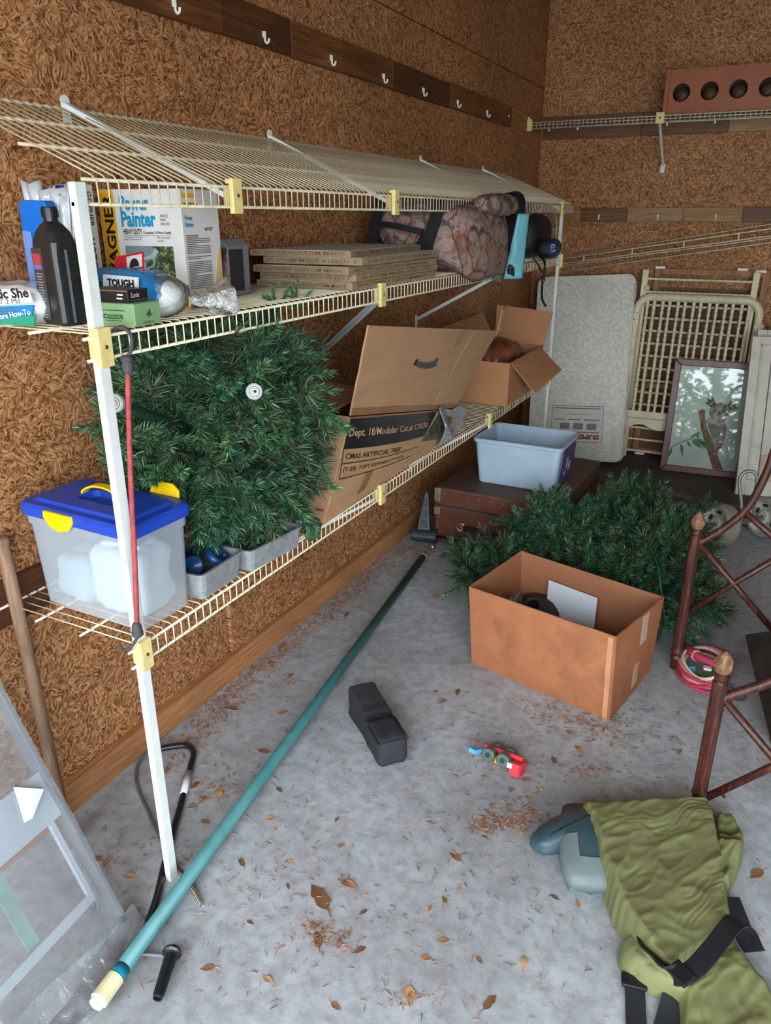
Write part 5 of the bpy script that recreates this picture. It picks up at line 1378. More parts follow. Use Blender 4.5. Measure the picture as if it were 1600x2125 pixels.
# ---- dark green tree stand leg and clear bulb beside the suitcase
sd = thing('tree_stand_leg', 'dark green plastic tree stand leg upright beside the suitcase', 'tree stand', (.125, 3.14, 0))
M_sg = pm('dark_teal_plastic', (34, 54, 58), .45, var=.1)
Gd = frame_m((.140, 3.135, .050), (1, .25, 0), (-.02, .35, 1)) @ FRONT
MB().prism([(-.036, .0), (.036, .0), (.012, .20), (-.006, .21)], -.014, .014, Gd).build('leg_blade', M_sg, sd, bevel=.004)
for k in range(3): MB().prism([(-.016 + k * .003, .03 + k * .05), (.016 - k * .003, .03 + k * .05), (.012 - k * .003, .065 + k * .05), (-.012 + k * .003, .065 + k * .05)], .013, .018, Gd).build('leg_rib', pm('dark_teal_rib', (24, 40, 44), .5), sd, bevel=.002)
MB().tube([(.085, 3.125, .040), (.205, 3.150, .040)], .034, 16).build('leg_collar', M_sg, sd, smooth=False, bevel=.003)
MB().tube([(.205, 3.150, .040), (.34, 3.12, .045)], .007, 8).build('leg_rod', pm('black_rod', (22, 24, 26), .4), sd)
bu = thing('glass_bulb', 'small clear glass bulb on the floor by the suitcase corner', 'bulb', (.215, 3.09, 0))
MB().ball((.215, 3.075, .016), (.014, .014, .0158), 10).build('bulb_glass', film('thin_glass', haze=.08, gloss=.6, rough=.03, bump=0), bu, smooth=True)
MB().tube([(.215, 3.075, .016), (.212, 3.045, .010)], [.007, .006], 8).build('bulb_base', M_brass, bu)
# ================================================================== things on the floor
# ---- second artificial tree, heaped behind the open box
tr2 = thing('artificial_tree', 'heap of artificial pine branches on the floor behind the open box', 'artificial tree', (1.0, 3.0, 0))
blobs = [((.98, 3.02, .14), (.34, .26, .14)), ((.63, 2.74, .11), (.17, .20, .13)), ((.82, 3.05, .22), (.16, .16, .12)), ((1.22, 3.05, .20), (.20, .24, .16)), ((1.12, 3.30, .22), (.24, .20, .14)), ((1.38, 2.82, .12), (.12, .18, .14)), ((.72, 3.00, .20), (.12, .10, .12))]
fill_tree(tr2, blobs, 270, 9, (.38, .46, .16), lo=(.40, 2.50, .030), hi=(1.62, 3.65, .52), s=(.9, 1.25), droop=.05, face=(.2, -.6, .6), avoid=(((.15, 3.12, -.1), (.80, 4.0, .32)), ((.28, 3.25, .2), (.77, 3.7, .56)), ((.70, 2.0, -.1), (1.34, 2.62, .26))))
for b, d, s in (((1.02, 3.30, .24), (.05, .1, 1), 1.15), ((.76, 3.02, .24), (.15, 0, 1), 1.1), ((.84, 3.02, .26), (.5, .0, .8), 1.0), ((.45, 3.03, .055), (-.95, .1, .05), .9), ((.50, 2.98, .06), (-.8, .15, .10), .9), ((1.30, 3.35, .22), (.4, .2, .7), 1.0)):
    put_branch(tr2, PC[0] if s < 1.1 else PA[1], b, d, s)
MB().tube(smooth_path([(1.02, 2.98, .34), (1.14, 2.92, .34), (1.25, 2.78, .30), (1.30, 2.70, .20), (1.34, 2.66, .06)], 6), .0028, 5).build('light_wire', pm('green_wire', (20, 74, 58), .4), tr2)

# ---- big open box in front
bxo = thing('cardboard_box', 'large open orange brown cardboard box on the floor', 'cardboard box', (1.02, 2.35, 0))
M_big = pm('orange_cardboard', (168, 106, 70), .75, var=.06, scale=15, stretch=(1, 1, .8), dirt=(108, 62, 40), dirt_amt=.6)
M_bigi = pm('orange_cardboard_inside', (160, 104, 72), .8, var=.06, scale=5, dirt=(120, 76, 50), dirt_amt=.35)
A, B, Cc, Dd = V((.735, 2.228, .001)), V((1.246, 2.106, .001)), V((1.316, 2.464, .001)), V((.803, 2.585, .001))
h = .302; At, Bt, Ct, Dt = V((.716, 2.218, h + .006)), V((1.234, 2.112, h)), V((1.326, 2.474, h - .012)), V((.786, 2.592, h + .004))
ff1, nn1 = sheet('front_panel', (A, B, Bt, At), bxo, M_big, t=.005, bulge=.008, seed=1)
ff2, nn2 = sheet('side_panel', (B, Cc, Ct, Bt), bxo, M_big, t=.005, bulge=.003, seed=2)
ff3, nn3 = sheet('back_panel', (Cc, Dd, Dt, Ct), bxo, M_bigi, t=.005, seed=3)
ff4, nn4 = sheet('side_panel', (Dd, A, At, Dt), bxo, M_bigi, t=.005, seed=4)
up = V((0, 0, .005))
sheet('base_panel', (A + up, B + up, Cc + up, Dd + up), bxo, M_bigi, t=.004, wob=0, nu=3, nv=3)
def decal2(name, f, nrm, quad, mat, lift, parent, nu=4, nv=6, t=.0008):
    m = MB()
    def g(a, b):
        u = (quad[0][0] * (1 - a) + quad[1][0] * a) * (1 - b) + (quad[3][0] * (1 - a) + quad[2][0] * a) * b
        v = (quad[0][1] * (1 - a) + quad[1][1] * a) * (1 - b) + (quad[3][1] * (1 - a) + quad[2][1] * a) * b
        return f(u, v) + nrm * lift
    m.grid(g, nu, nv); return m.build(name, mat, parent, solid=t)
tape_ = pm('dusty_clear_tape', (204, 178, 156), .3, var=.06)
decal2('packing_tape', ff2, nn2, [(.52, .62), (.66, .62), (.66, .985), (.52, .985)], tape_, .0036, bxo); decal2('packing_tape', ff2, nn2, [(.44, .10), (.58, .12), (.58, .40), (.46, .42)], pm('tan_tape', (196, 156, 112), .4), .0036, bxo)
decal2('worn_crease', ff1, nn1, [(.955, .0), (.985, .0), (.985, .97), (.955, .97)], pm('rubbed_cardboard', (198, 140, 100), .75), .0030, bxo, 1, 6)
# white sheet propped inside, black funnel, brown paper
ws = thing('white_sheet', 'white card sheet propped against the inside back of the open box', 'card', (1.07, 2.51, .01))
q = [V((.922, 2.505, .100)), V((1.110, 2.462, .100)), V((1.106, 2.490, .226)), V((.915, 2.535, .236))]
m = MB(); m.grid(lambda u, v: q[0].lerp(q[1], u).lerp(q[3].lerp(q[2], u), v), 3, 3); m.build('sheet', pm('bluish_white_card', (206, 212, 220), .5, var=.03), ws, solid=.004)
fn = thing('black_funnel', 'black rubber tree stand cone lying inside the open box', 'tree stand', (.90, 2.44, .05))
Ff_ = frame_m((.886, 2.468, .125), (1, -.1, -.1), (.16, -.55, .82))
MB().lathe([(.0, -.030), (.070, -.030), (.088, -.022), (.092, -.012), (.078, .006), (.046, .018), (.031, .024), (.030, .046), (.034, .052), (.030, .058), (.022, .055), (.020, .0), (.0, -.004)], 28, Ff_).build('cone', pm('dusty_black_rubber', (44, 42, 42), .6, var=.15, dirt=(92, 84, 76), dirt_amt=.4), fn, smooth=False, bevel=.002)
bpw = thing('brown_paper', 'crumpled brown paper lying inside the open box', 'paper', (1.08, 2.30, .01))
m = MB(); m.grid(lambda u, v: V((.80 + .42 * u, 2.25 + .02 * u + .20 * v - .09 * u, .085 + .02 * noise.noise(V((u * 6, v * 5, 3))) + .025 * noise.noise(V((u * 14, v * 12, 1))))), 22, 14); m.build('paper_fold', pm('dark_brown_paper', (110, 72, 48), .85, var=.15), bpw, solid=.002)
m = MB(); m.grid(lambda u, v: V((.79 + .06 * u, 2.33 + .10 * v, .12 + .05 * u + .07 * math.sin(v * 3.1) + .02 * noise.noise(V((u * 5, v * 5, 8))))), 6, 8); m.build('paper_corner', pm('grey_paper', (120, 100, 88), .85), bpw, solid=.002)

# ---- black folded cushion block
bl = thing('cushion_block', 'black fabric cushion block with a folded step on the floor', 'cushion', (.63, 1.66, 0))
Fk = frame_m((.694, 1.568, .001), (.062, .066, 0), (0, 0, 1))    # x: width, y: length (away), z up
M_blkf = pm('black_canvas', (40, 42, 48), .8, var=.12, scale=40, bump=.3, bscale=250)
def lump(cx, cy, cz, hx, hy, hz, seed, p=9): 
    m = superbox((0, 0, 0), (hx, hy, hz), p, 14, seed, .03, 3); m.v = [Fk @ (V((cx, cy, cz)) + q_) for q_ in m.v]; return m
lump(.046, .062, .047, .046, .062, .046, 3).build('cushion_front', M_blkf, bl, smooth=True, weld=True)
m = MB()
Lk = .285
def top(u, v):
    y = .105 + (Lk - .105) * v; z = .070 + .030 * v + .008 * math.sin(v * 20) * (1 - v) + .004 * noise.noise(V((u * 3, v * 8, 1)))
    return z
sec = []
for k in range(13):
    v = k / 12; y = .100 + (Lk - .100) * v; z = .066 + .030 * v + .006 * math.sin(v * 22) * max(0, .7 - v)
    dx = .004 * math.sin(v * 5)
    sec.append([(x * .092 + dx + (.004 if zz else 0), y + .012 * zz, zz * z + .001) for x, zz in ((0, 0), (.5, 0), (1, 0), (1, .33), (1.0, .9), (.93, 1), (.5, 1.03), (.07, 1), (0, .9), (0, .33))])
n = 10; vs = [p for s_ in sec for p in s_]
fs = [(i * n + k, i * n + (k + 1) % n, (i + 1) * n + (k + 1) % n, (i + 1) * n + k) for i in range(12) for k in range(n)] + [tuple(range(n - 1, -1, -1)), tuple(12 * n + k for k in range(n))]
m.add(vs, fs, Fk); m.build('cushion_back', M_blkf, bl, bevel=.003)
m = MB()
for a, b in (((.0, .004, .088), (.092, .004, .088)), ((.0, .004, .088), (.0, .115, .086)), ((.092, .004, .088), (.092, .115, .086))): m.tube([Fk @ V(a), Fk @ V(b)], .0018, 5)
m.build('seam', pm('black_thread', (30, 30, 34), .8), bl)
MB().box((.006, .118, .078), (.010, .008, .003), Fk).build('thread_tag', flat('tan_tag', (190, 150, 110)), bl)

# ---- overturned toy tow truck
ty = thing('toy_truck', 'small overturned toy tow truck, red with green wheels and blue hook', 'toy truck', (1.0, 1.74, 0))
Fy = frame_m((.945, 1.742, .0), (.13, -.012, 0), (0, .35, 1))
M_tr = pm('toy_red_plastic', (222, 44, 62), .35, var=.03); M_tg = pm('toy_green_plastic', (66, 92, 82), .4, var=.08); M_ty_ = pm('toy_orange_plastic', (240, 168, 44), .4, var=.04); M_tb = pm('toy_blue_plastic', (86, 172, 232), .35, var=.04); M_tk = pm('toy_black_hub', (22, 22, 24), .5)
MB().box((.060, .008, .046), (.120, .012, .012), Fy).build('chassis', M_tr, ty, bevel=.002)
MB().box((.058, .026, .020), (.040, .050, .026), Fy).build('body', M_ty_, ty, bevel=.003)
MB().prism([(.096, -.030), (.122, -.030), (.128, -.022), (.130, .018), (.122, .036), (.096, .036)], .003, .040, Fy).build('cab', M_tr, ty, bevel=.003)
MB().box((.0955, -.022, .030), (.014, .020, .014), Fy).build('window', flat('toy_white', (236, 236, 236)), ty)
for x in (.026, .072):
    for y in (-.020, .036):
        wh = MB().tube([Fy @ V((x, y - .012, .036)), Fy @ V((x, y - .010, .036)), Fy @ V((x, y + .010, .036)), Fy @ V((x, y + .012, .036))], [.017, .020, .020, .017], 20).build('wheel', M_tg, ty)
        MB().tube([Fy @ V((x, y - .0128, .036)), Fy @ V((x, y + .0128, .036))], .008, 12).build('hub', M_tk, wh)
    MB().tube([Fy @ V((x, -.03, .036)), Fy @ V((x, .045, .036))], .003, 8).build('axle', M_tk, ty)
MB().ribbon([Fy @ V(p) for p in ((.018, .030, .026), (-.002, .034, .026), (-.012, .014, .024), (-.022, -.004, .020), (-.042, .000, .020), (-.050, .010, .022))], .012, .006, (0, .35, 1)).build('tow_hook', M_tb, ty)

# ---- teal pole
tp = thing('teal_pole', 'long teal metal pole lying diagonally across the concrete floor', 'pole', (.4, 1.8, 0))
p0, p1 = V((.516, .672, .034)), V((.222, 2.946, .0185)); d_ = (p1 - p0).normalized()
M_tp = pm('teal_anodised', (58, 116, 118), .42, var=.10, scale=18, dirt=(104, 134, 132), dirt_amt=.45, spec=.5)
MB().tube([p0 + d_ * .055, p1], .0165, 18).build('pole_tube', M_tp, tp, smooth=True, bevel=0)
MB().tube([p0 + d_ * .055, p0 + d_ * .085], .0168, 18).build('blue_band', pm('bright_teal_band', (14, 124, 158), .35), tp, smooth=True)
MB().tube([p0 + d_ * .008, p0 + d_ * .060], [.0195, .0188], 18).build('cream_ferrule', pm('cream_plastic', (222, 210, 172), .5), tp)
MB().tube([p0 - d_ * .002, p0 + d_ * .010], [.0150, .0178], 18).build('end_plug', pm('pale_grey_plug', (206, 212, 210), .4), tp)
MB().tube([p1 - d_ * .006, p1 + d_ * .004], .0172, 18).build('far_cap', pm('pale_grey_plug', (206, 212, 210)), tp)

# ---- drain auger with crank
da = thing('drain_auger', 'black drain auger with grey cable and crank lying by the near post', 'drain auger', (.35, 1.1, 0))
M_at = pm('black_vinyl_tube', (26, 27, 30), .35, var=.1); M_ac = pm('grey_spring_cable', (128, 128, 130), .4, metal=.5)
MB().tube(smooth_path([(.462, .868, .010), (.430, .935, .010), (.345, 1.075, .010), (.275, 1.20, .010), (.205, 1.318, .010), (.168, 1.378, .010), (.130, 1.395, .010), (.095, 1.375, .010), (.062, 1.345, .010)], 6), .0088, 10).build('guide_tube', M_at, da, smooth=True)
MB().tube([(.258, 1.228, .010), (.212, 1.306, .010)], .0098, 12).build('white_label', pm('white_tape', (222, 226, 228), .4), da, smooth=True)
MB().tube(smooth_path([(.062, 1.345, .010), (.045, 1.30, .007), (.062, 1.255, .006), (.115, 1.200, .006), (.21, 1.140, .006), (.31, 1.076, .022), (.40, 1.03, .006), (.47, 1.005, .006)], 6), .0048, 8).build('cable', M_ac, da, smooth=True)
hel = []
for k in range(90):
    t = k / 89; c_ = V((.47, 1.005, .009)).lerp(V((.538, .966, .009)), t); a = t * 2 * math.pi * 12
    hel.append(c_ + V((.3, .52, 0)).normalized() * .0055 * math.cos(a) + V((0, 0, 1)) * .0055 * math.sin(a))
MB().tube(hel, .0016, 5).build('spring_tip', M_brass, da, smooth=True)
MB().tube([(.470, .795, .012), (.562, .832, .012)], .0038, 8).build('crank_rod', M_ac, da)
Fh = frame_m((.566, .836, .022), (.1, .1, 1), (.045, -.096, -.008))
MB().lathe([(.0, -.012), (.012, -.010), (.020, -.002), (.0215, .004), (.016, .008), (.0135, .012), (.0125, .060), (.0105, .104), (.0100, .108), (.0072, .108), (.0066, .10)], 20, Fh).build('crank_grip', M_at, da, smooth=False, bevel=.001)
m = MB()
for k in range(12):
    a = 2 * math.pi * k / 12; m.tube([Fh @ V((.0130 * math.cos(a), .0130 * math.sin(a), .016)), Fh @ V((.0106 * math.cos(a), .0106 * math.sin(a), .100))], .0010, 4)
m.build('grip_rib', M_at, da)

# ---- wooden tool handle against the wall
wh_ = thing('wooden_handle', 'weathered round wooden tool handle leaning by the wall', 'tool handle', (.07, .98, 0))
MB().tube(smooth_path([(.112, .965, .003), (.095, .972, .16), (.068, .985, .45), (.045, .995, .70), (.036, .998, .80), (.034, .999, .832)], 5), [.0155] * 22 + [.0175, .0185, .0180, .012], 14).build('shaft', wood('weathered_ash', (96, 72, 54), (134, 104, 80), (160, 130, 104), axis=2, scale=5), wh_, smooth=True)
MB().tube([(.112, .965, .001), (.104, .969, .08)], .019, 12).build('socket', pm('rusty_steel', (92, 62, 46), .6), wh_)

# ---- clear window packaging leaning at the near left
wp = thing('clear_packaging', 'clear plastic wrapped flat package leaning at the lower left edge', 'package', (.3, .62, 0))
def pk_(u, v, off=0):   # u along the bottom (right edge to left), v up the slope
    a = V((.405, .845, .004)).lerp(V((.440, .36, .004)), u); b = V((.045, .860, .660)).lerp(V((.045, .36, .660)), u)
    p = a.lerp(b, v); nr = V((.875, .04, .48)); return p + nr * off
M_pf = film('package_film', haze=.14, gloss=.12, rough=.16, bump=.16, bscale=7)
m = MB(); m.grid(lambda u, v: pk_(u, v, .040 + .007 * noise.noise(V((u * 5, v * 4, 2))) + .002 * noise.noise(V((u * 12, v * 9, 5)))), 30, 36); m.build('front_film', M_pf, wp, smooth=True)
M_pw = pm('grey_white_card', (168, 174, 180), .5, var=.04)
def slab(name, u0, u1, v0, v1, o0, o1, mat, **kw):
    m = MB(); m.hexa([pk_(u0, v0, o0), pk_(u1, v0, o0), pk_(u1, v1, o0), pk_(u0, v1, o0), pk_(u0, v0, o1), pk_(u1, v0, o1), pk_(u1, v1, o1), pk_(u0, v1, o1)]); return m.build(name, mat, wp, **kw)
slab('edge_channel', .0, .022, .02, .98, -.004, .036, pm('grey_channel', (104, 108, 112), .45), bevel=.002)
slab('white_insert', .022, .98, .40, .545, .020, .023, M_pw)
slab('frame_strip', .06, .95, .13, .16, .010, .020, M_pw, bevel=.002)
slab('frame_strip', .06, .09, .15, .42, .010, .020, M_pw, bevel=.002)
slab('green_strip', .34, .40, .15, .40, .004, .008, pm('sea_green_strip', (118, 150, 138), .5))
slab('frame_strip', .62, .70, .02, .42, .008, .030, M_pw, bevel=.003)
m = MB(); m.grid(lambda u, v: pk_(u * 1.0, .55 + .44 * v, .030 + .005 * math.sin(u * 9 + v * 2)), 14, 14); m.build('inner_film', film('inner_film', haze=.06, gloss=.06, rough=.2, bump=.1, bscale=6), wp, smooth=True)
m = MB(); m.add([pk_(.06, .50, .043), pk_(.17, .56, .045), pk_(.20, .46, .043), pk_(.16, .455, .042)], [(0, 1, 2, 3)]); m.build('film_fold', pm('white_crease', (232, 236, 240), .3), wp, solid=.001)
# loose film bunched on the floor at the foot
m = MB()
def foot(u, v):
    a = V((.420 + .01 * math.sin(u * 9), .875 - .50 * u, .0)); wv = .05 + .05 * noise.noise(V((u * 4, 1, 1))) + .04 * math.sin(u * 3.1)
    return a + V((wv * v, 0, .003 + .045 * (1 - v) ** 2 + .016 * abs(noise.noise(V((u * 16, v * 5, 3)))) + .007 * abs(noise.noise(V((u * 40, v * 12, 3))))))
m.grid(foot, 46, 14); m.build('loose_film', film('crinkled_film', haze=.12, gloss=.10, rough=.12, bump=.5, bscale=26), wp, smooth=True)

# ---- wheeled trolley base
tr = thing('trolley_base', 'dirty white wheeled trolley with bent grey handle behind the dark posts', 'trolley', (1.5, 3.85, 0))
M_whl = pm('dirty_white_plastic', (196, 194, 184), .5, var=.05, dirt=(130, 120, 100), dirt_amt=.5); M_tyre = pm('grey_tyre', (150, 146, 130), .6, var=.08)
def wheel(c, ax, r, w):
    Fw = frame_m(c, V(ax).orthogonal(), ax)
    ty_ = MB().lathe([(r * .80, w / 2), (r * .96, w / 2), (r, w * .32), (r, -w * .32), (r * .96, -w / 2), (r * .80, -w / 2)], 32, Fw, caps=False).build('tyre', M_tyre, tr, smooth=False, bevel=.003)
    hb_ = MB().lathe([(0, w * .30), (r * .26, w * .32), (r * .34, w * .26), (r * .36, w * .06), (r * .70, w * .16), (r * .80, w * .5), (r * .84, w * .5), (r * .80, -w * .4), (0, -w * .4)], 32, Fw).build('wheel_hub', M_whl, tr, smooth=False, bevel=.002)
    for k in range(6):
        a = k * math.pi / 3 + .4; MB().box((0, 0, 0), (r * .13, r * .28, .012), Fw @ Matrix.Rotation(a, 4, 'Z') @ T(r * .56, 0, w * .115)).build('hub_slot', flat('slot_black', (28, 26, 24)), hb_, bevel=.003)
    MB().box((0, 0, w * .325), (r * .16, r * .06, .006), Fw).build('hub_slot', flat('slot_black', (28, 26, 24)), hb_)
wheel((1.435, 3.760, .106), (-.72, -.66, .22), .104, .085)
wheel((1.640, 3.980, .104), (-.72, -.66, .10), .102, .075)
MB().tube([(1.46, 3.79, .10), (1.63, 3.97, .10)], .012, 8).build('axle', M_ac, tr)
MB().tube(smooth_path([(1.53, 3.86, .11), (1.515, 3.87, .20), (1.490, 3.88, .30), (1.505, 3.89, .345), (1.545, 3.90, .350), (1.565, 3.90, .315), (1.570, 3.90, .22), (1.585, 3.93, .10)], 6), .0085, 8).build('handle', pm('grey_zinc_tube', (140, 148, 148), .4, metal=.4), tr, smooth=True)

# ---- dark carved wooden end frames
M_rat = wood('reddish_stained_wood', (34, 16, 13), (66, 31, 23), (112, 60, 38), axis=2, scale=9, rough=.42)
M_finial = pm('bronze_finial', (128, 92, 66), .45, var=.25, scale=60)
def end_frame(label, x, y, hp, dx, half, arch_pts, braces):
    arch_pts = arch_pts + [(2 * half - a, b) for a, b in reversed(arch_pts)]; braces = braces + [((2 * half - a[0], a[1]), (2 * half - b[0], b[1])) for a, b in braces]
    o = thing('arched_end_frame', label, 'furniture frame', (x, y, 0))
    P = lambda p: V((x + p[0], y + dx * p[0], p[1]))
    for x_ in (x, x + 2 * half):
        y_ = y + dx * (x_ - x)
        MB().lathe([(.0165, 0), (.0165, .03), (.021, .045), (.015, .055), (.021, .07), (.018, .085), (.0185, hp - .06), (.015, hp - .055), (.017, hp - .048), (.0165, hp - .035)], 16, Matrix.Translation((x_, y_, .001))).build('post', M_rat, o, smooth=False, bevel=.001)
        fi = MB().lathe([(.010, hp - .036), (.018, hp - .026), (.022, hp - .010), (.019, hp + .006), (.010, hp + .022), (.0, hp + .030)], 14, Matrix.Translation((x_, y_, 0)))
        for i, p in enumerate(fi.v): fi.v[i] = p + V((p.x - x_, p.y - y_, 0)) * .25 * noise.noise(p * 90)
        fi.build('finial', M_finial, o, smooth=False)
    MB().tube(smooth_path([P(p) for p in arch_pts], 6), .0125, 10).build('arched_rail', M_rat, o, smooth=True)
    for a, b in braces: MB().tube([P(a), P(b)], .0105, 8).build('brace', M_rat, o, smooth=True)
    return o
end_frame('dark red carved frame post nearest the green waders', 1.535, 1.800, .478, .10, .34, [(.012, .372), (.030, .388), (.10, .44), (.20, .52), (.32, .62)], [((.012, .375), (.34, .03)), ((.012, .055), (.34, .40))])
end_frame('dark red carved frame post farther back beside the open box', 1.394, 2.520, .570, .05, .30, [(.012, .492), (.030, .505), (.085, .56), (.140, .64), (.172, .76), (.19, .86), (.26, .95)], [((.012, .490), (.30, .20)), ((.018, .235), (.30, .535)), ((.125, .625), (.30, .49))])
cob = pm('dusty_cobweb', (190, 184, 172), .9)
dbd = thing('dark_board', 'dark splintered board leaning between the carved frames', 'board', (1.75, 2.25, 0))
Fdb = frame_m((1.715, 2.20, .0), (.6, .1, .22), (-.14, .17, .30))
MB().box((.15, .008, .17), (.30, .014, .34), Fdb).build('board', pm('charred_brown_board', (30, 24, 21), .9, var=.25, scale=20, spec=.1), dbd, bevel=.002)
m = MB(); random.seed(3)
for k in range(14):
    a = V((random.uniform(.02, .3), -.002, random.uniform(.05, .3))); m.tube([Fdb @ a, Fdb @ (a + V((random.uniform(-.04, .06), -.004, random.uniform(-.05, .05))))], .0012, 4)
m.build('splinter', pm('straw_fibre', (150, 128, 98), .8), dbd)

# ---- green wire tangle, broken bracket and loose slats
wt = thing('wire_tangle', 'tangle of thin dark green wire on the floor behind the near post', 'wire', (1.60, 2.40, 0))
random.seed(12)
for k in range(7):
    c_ = V((1.565 + .05 * random.random(), 2.36 + .10 * random.random(), .006)); r_ = random.uniform(.020, .042); ph = random.random() * 6
    MB().tube(smooth_path([c_ + V((r_ * math.cos(ph + a * .9) * (1 + .2 * math.sin(a * 3)), r_ * math.sin(ph + a * .9), .004 * a % .02)) for a in range(6)], 5), .0016, 5).build('wire_loop', pm('green_wire', (20, 74, 58), .4), wt, smooth=True)
br = thing('broken_bracket', 'curved grey broken bracket lying on the dirt by the mattress', 'bracket', (.80, 4.32, 0))
MB().tube(smooth_path([(.735, 4.36, .006), (.765, 4.30, .010), (.815, 4.29, .022), (.860, 4.37, .060), (.872, 4.42, .082)], 6), [.008] * 8 + [.010] * 17, 8).build('bracket_arm', pm('grey_plastic', (134, 132, 126), .5), br, smooth=True)
for k in range(3): MB().box((.775 + k * .012, 4.285 - k * .022, .004), (.030, .010, .006), None, rz=.5).build('bracket_tooth', pm('grey_plastic', (134, 132, 126), .5), br)
for k, lab in enumerate(('nearer of two pale slats on the floor behind the wheels', 'farther of two pale slats on the floor behind the wheels')):
    o = MB().box((1.36, 4.10 + k * .09, .009), (.42, .032, .016), None, rz=.06 + .03 * k).build('pale_slat', pm('pale_pine', (150, 138, 116), .7, var=.1), bevel=.002); tag(o, lab, 'slat', 'loose slats by the wheels')

# ---- coiled rope
rp = thing('coiled_rope', 'pink and white rope coil on the floor behind the near carved post', 'rope', (1.49, 2.53, 0))
random.seed(6)
cols = [pm('crimson_rope', (176, 52, 78), .75, var=.15, scale=120, bump=.4, bscale=400), pm('pink_rope', (222, 132, 136), .75, var=.12, scale=120, bump=.4, bscale=400), pm('cream_rope', (220, 204, 186), .75, var=.1, scale=120, bump=.4, bscale=400)]
for k in range(9):
    rx, ry = .075 + .012 * random.random() - .004 * (k % 3), .118 + .02 * random.random() - .010 * (k % 3)
    pts = [V((1.487 + rx * math.cos(a) + .004 * math.sin(3 * a + k), 2.535 + ry * math.sin(a), .007 + .0045 * k + .006 * math.sin(2 * a + k))) for a in [i * math.pi / 14 for i in range(28)]]
    MB().tube(pts, .0062, 7, closed=True).build('rope_turn', cols[k % 3], rp, smooth=True)
MB().tube(smooth_path([(1.425, 2.60, .045), (1.45, 2.55, .055), (1.49, 2.52, .058), (1.54, 2.515, .055)], 6), .016, 8).build('rope_binding', cols[0], rp, smooth=True)
MB().tube([(1.448, 2.563, .05), (1.462, 2.540, .055)], .020, 10).build('rope_knot', cols[1], rp, smooth=True)
MB().box((1.452, 2.470, .045), (.022, .018, .020), None, rz=.3).build('teal_clip', pm('teal_plastic', (24, 110, 120), .4), rp, bevel=.003)
MB().box((1.500, 2.480, .052), (.026, .020, .010), None, rz=.1).build('white_tag', M_cap, rp, bevel=.002)

# ---- green waders with boots
M_wad = pm('olive_green_nylon', (116, 118, 77), .62, var=.06, scale=6, dirt=(104, 108, 62), dirt_amt=.3, bump=.12, bscale=18)
M_wads = pm('black_wader_web', (28, 30, 36), .7, var=.1)
wd = thing('chest_waders', 'olive green chest waders in a heap with black straps and teal boots', 'waders', (1.5, 1.5, 0))
def cloth_strip(name, L, Rr, H, seed, nu=30, nv=46, base=.006, wr=.012, mat=None, edge=.35):
    """draped sleeve of cloth between two edge lines, arched in the middle and creased"""
    Lp = smooth_path([V((a, b, 0)) for a, b in L], 10); Rp = smooth_path([V((a, b, 0)) for a, b in Rr], 10)
    def samp(P, t):
        f = t * (len(P) - 1); i = min(int(f), len(P) - 2); return P[i].lerp(P[i + 1], f - i)
    Hs_ = H if isinstance(H, (list, tuple)) else [H] * 2
    m = MB()
    def f(u, v):
        p = samp(Lp, v).lerp(samp(Rp, v), u)
        k = v * (len(Hs_) - 1); i = min(int(k), len(Hs_) - 2); hh_ = Hs_[i] * (1 - (k - i)) + Hs_[i + 1] * (k - i)
        e = min(1, min(u, 1 - u) / edge); e = math.sqrt(max(0, 1 - (1 - e) ** 2))
        ev = min(1, min(v, 1 - v) / .06); ev = math.sqrt(max(0, 1 - (1 - ev) ** 2)) * .75 + .25
        q = V((p.x * 8, p.y * 8, seed))
        al = p.x * .5 + p.y * .86; ac = p.x * .86 - p.y * .5
        wp_ = noise.noise(V((p.x * 7, p.y * 7, seed + 20))) * .05
        w1 = noise.noise(V(((al + wp_) * 5, (ac + wp_) * 13, seed))) ; w1 = 1 - 3 * abs(w1)
        w2 = 1 - 2.6 * abs(noise.noise(V(((al + wp_ * 2) * 9, (ac - wp_) * 30, seed + 3))))
        w3 = noise.noise(q * .7) * 1.6 + .38 * (1 - 3 * abs(noise.noise(V(((al - wp_ * 3) * 20, (ac + wp_ * 2) * 46, seed + 7)))))
        z = base + e * ev * (hh_ + wr * w1 + wr * .55 * w2 + wr * w3)
        return V((p.x + .006 * w3, p.y + .006 * w1, max(.002, z)))
    def g(u, v):
        p = f(1 - u, v); e = min(1, min(u, 1 - u) / .2); return V((p.x, p.y, max(.001, p.z - .003 - max(0, p.z - .006) * e)))
    m.grid(f, nu, nv); m.grid(g, nu, nv)
    return m.build(name, mat or M_wad, wd, smooth=True, weld=True)
cloth_strip('body_cloth', [(1.566, 1.10), (1.553, 1.20), (1.500, 1.208), (1.445, 1.228), (1.424, 1.266), (1.436, 1.297), (1.425, 1.37), (1.46, 1.45)], [(1.80, 1.20), (1.742, 1.285), (1.700, 1.330), (1.668, 1.378), (1.652, 1.42), (1.643, 1.458), (1.630, 1.51), (1.62, 1.58)], [.040, .045, .045, .040, .035], 4, 60, 90, wr=.0055, edge=.12)
cloth_strip('side_fold', [(1.575, 1.54), (1.575, 1.60), (1.578, 1.68), (1.582, 1.76)], [(1.632, 1.550), (1.648, 1.62), (1.655, 1.70), (1.622, 1.78)], [.04, .06, .055], 7, 24, 46, wr=.010, edge=.3)
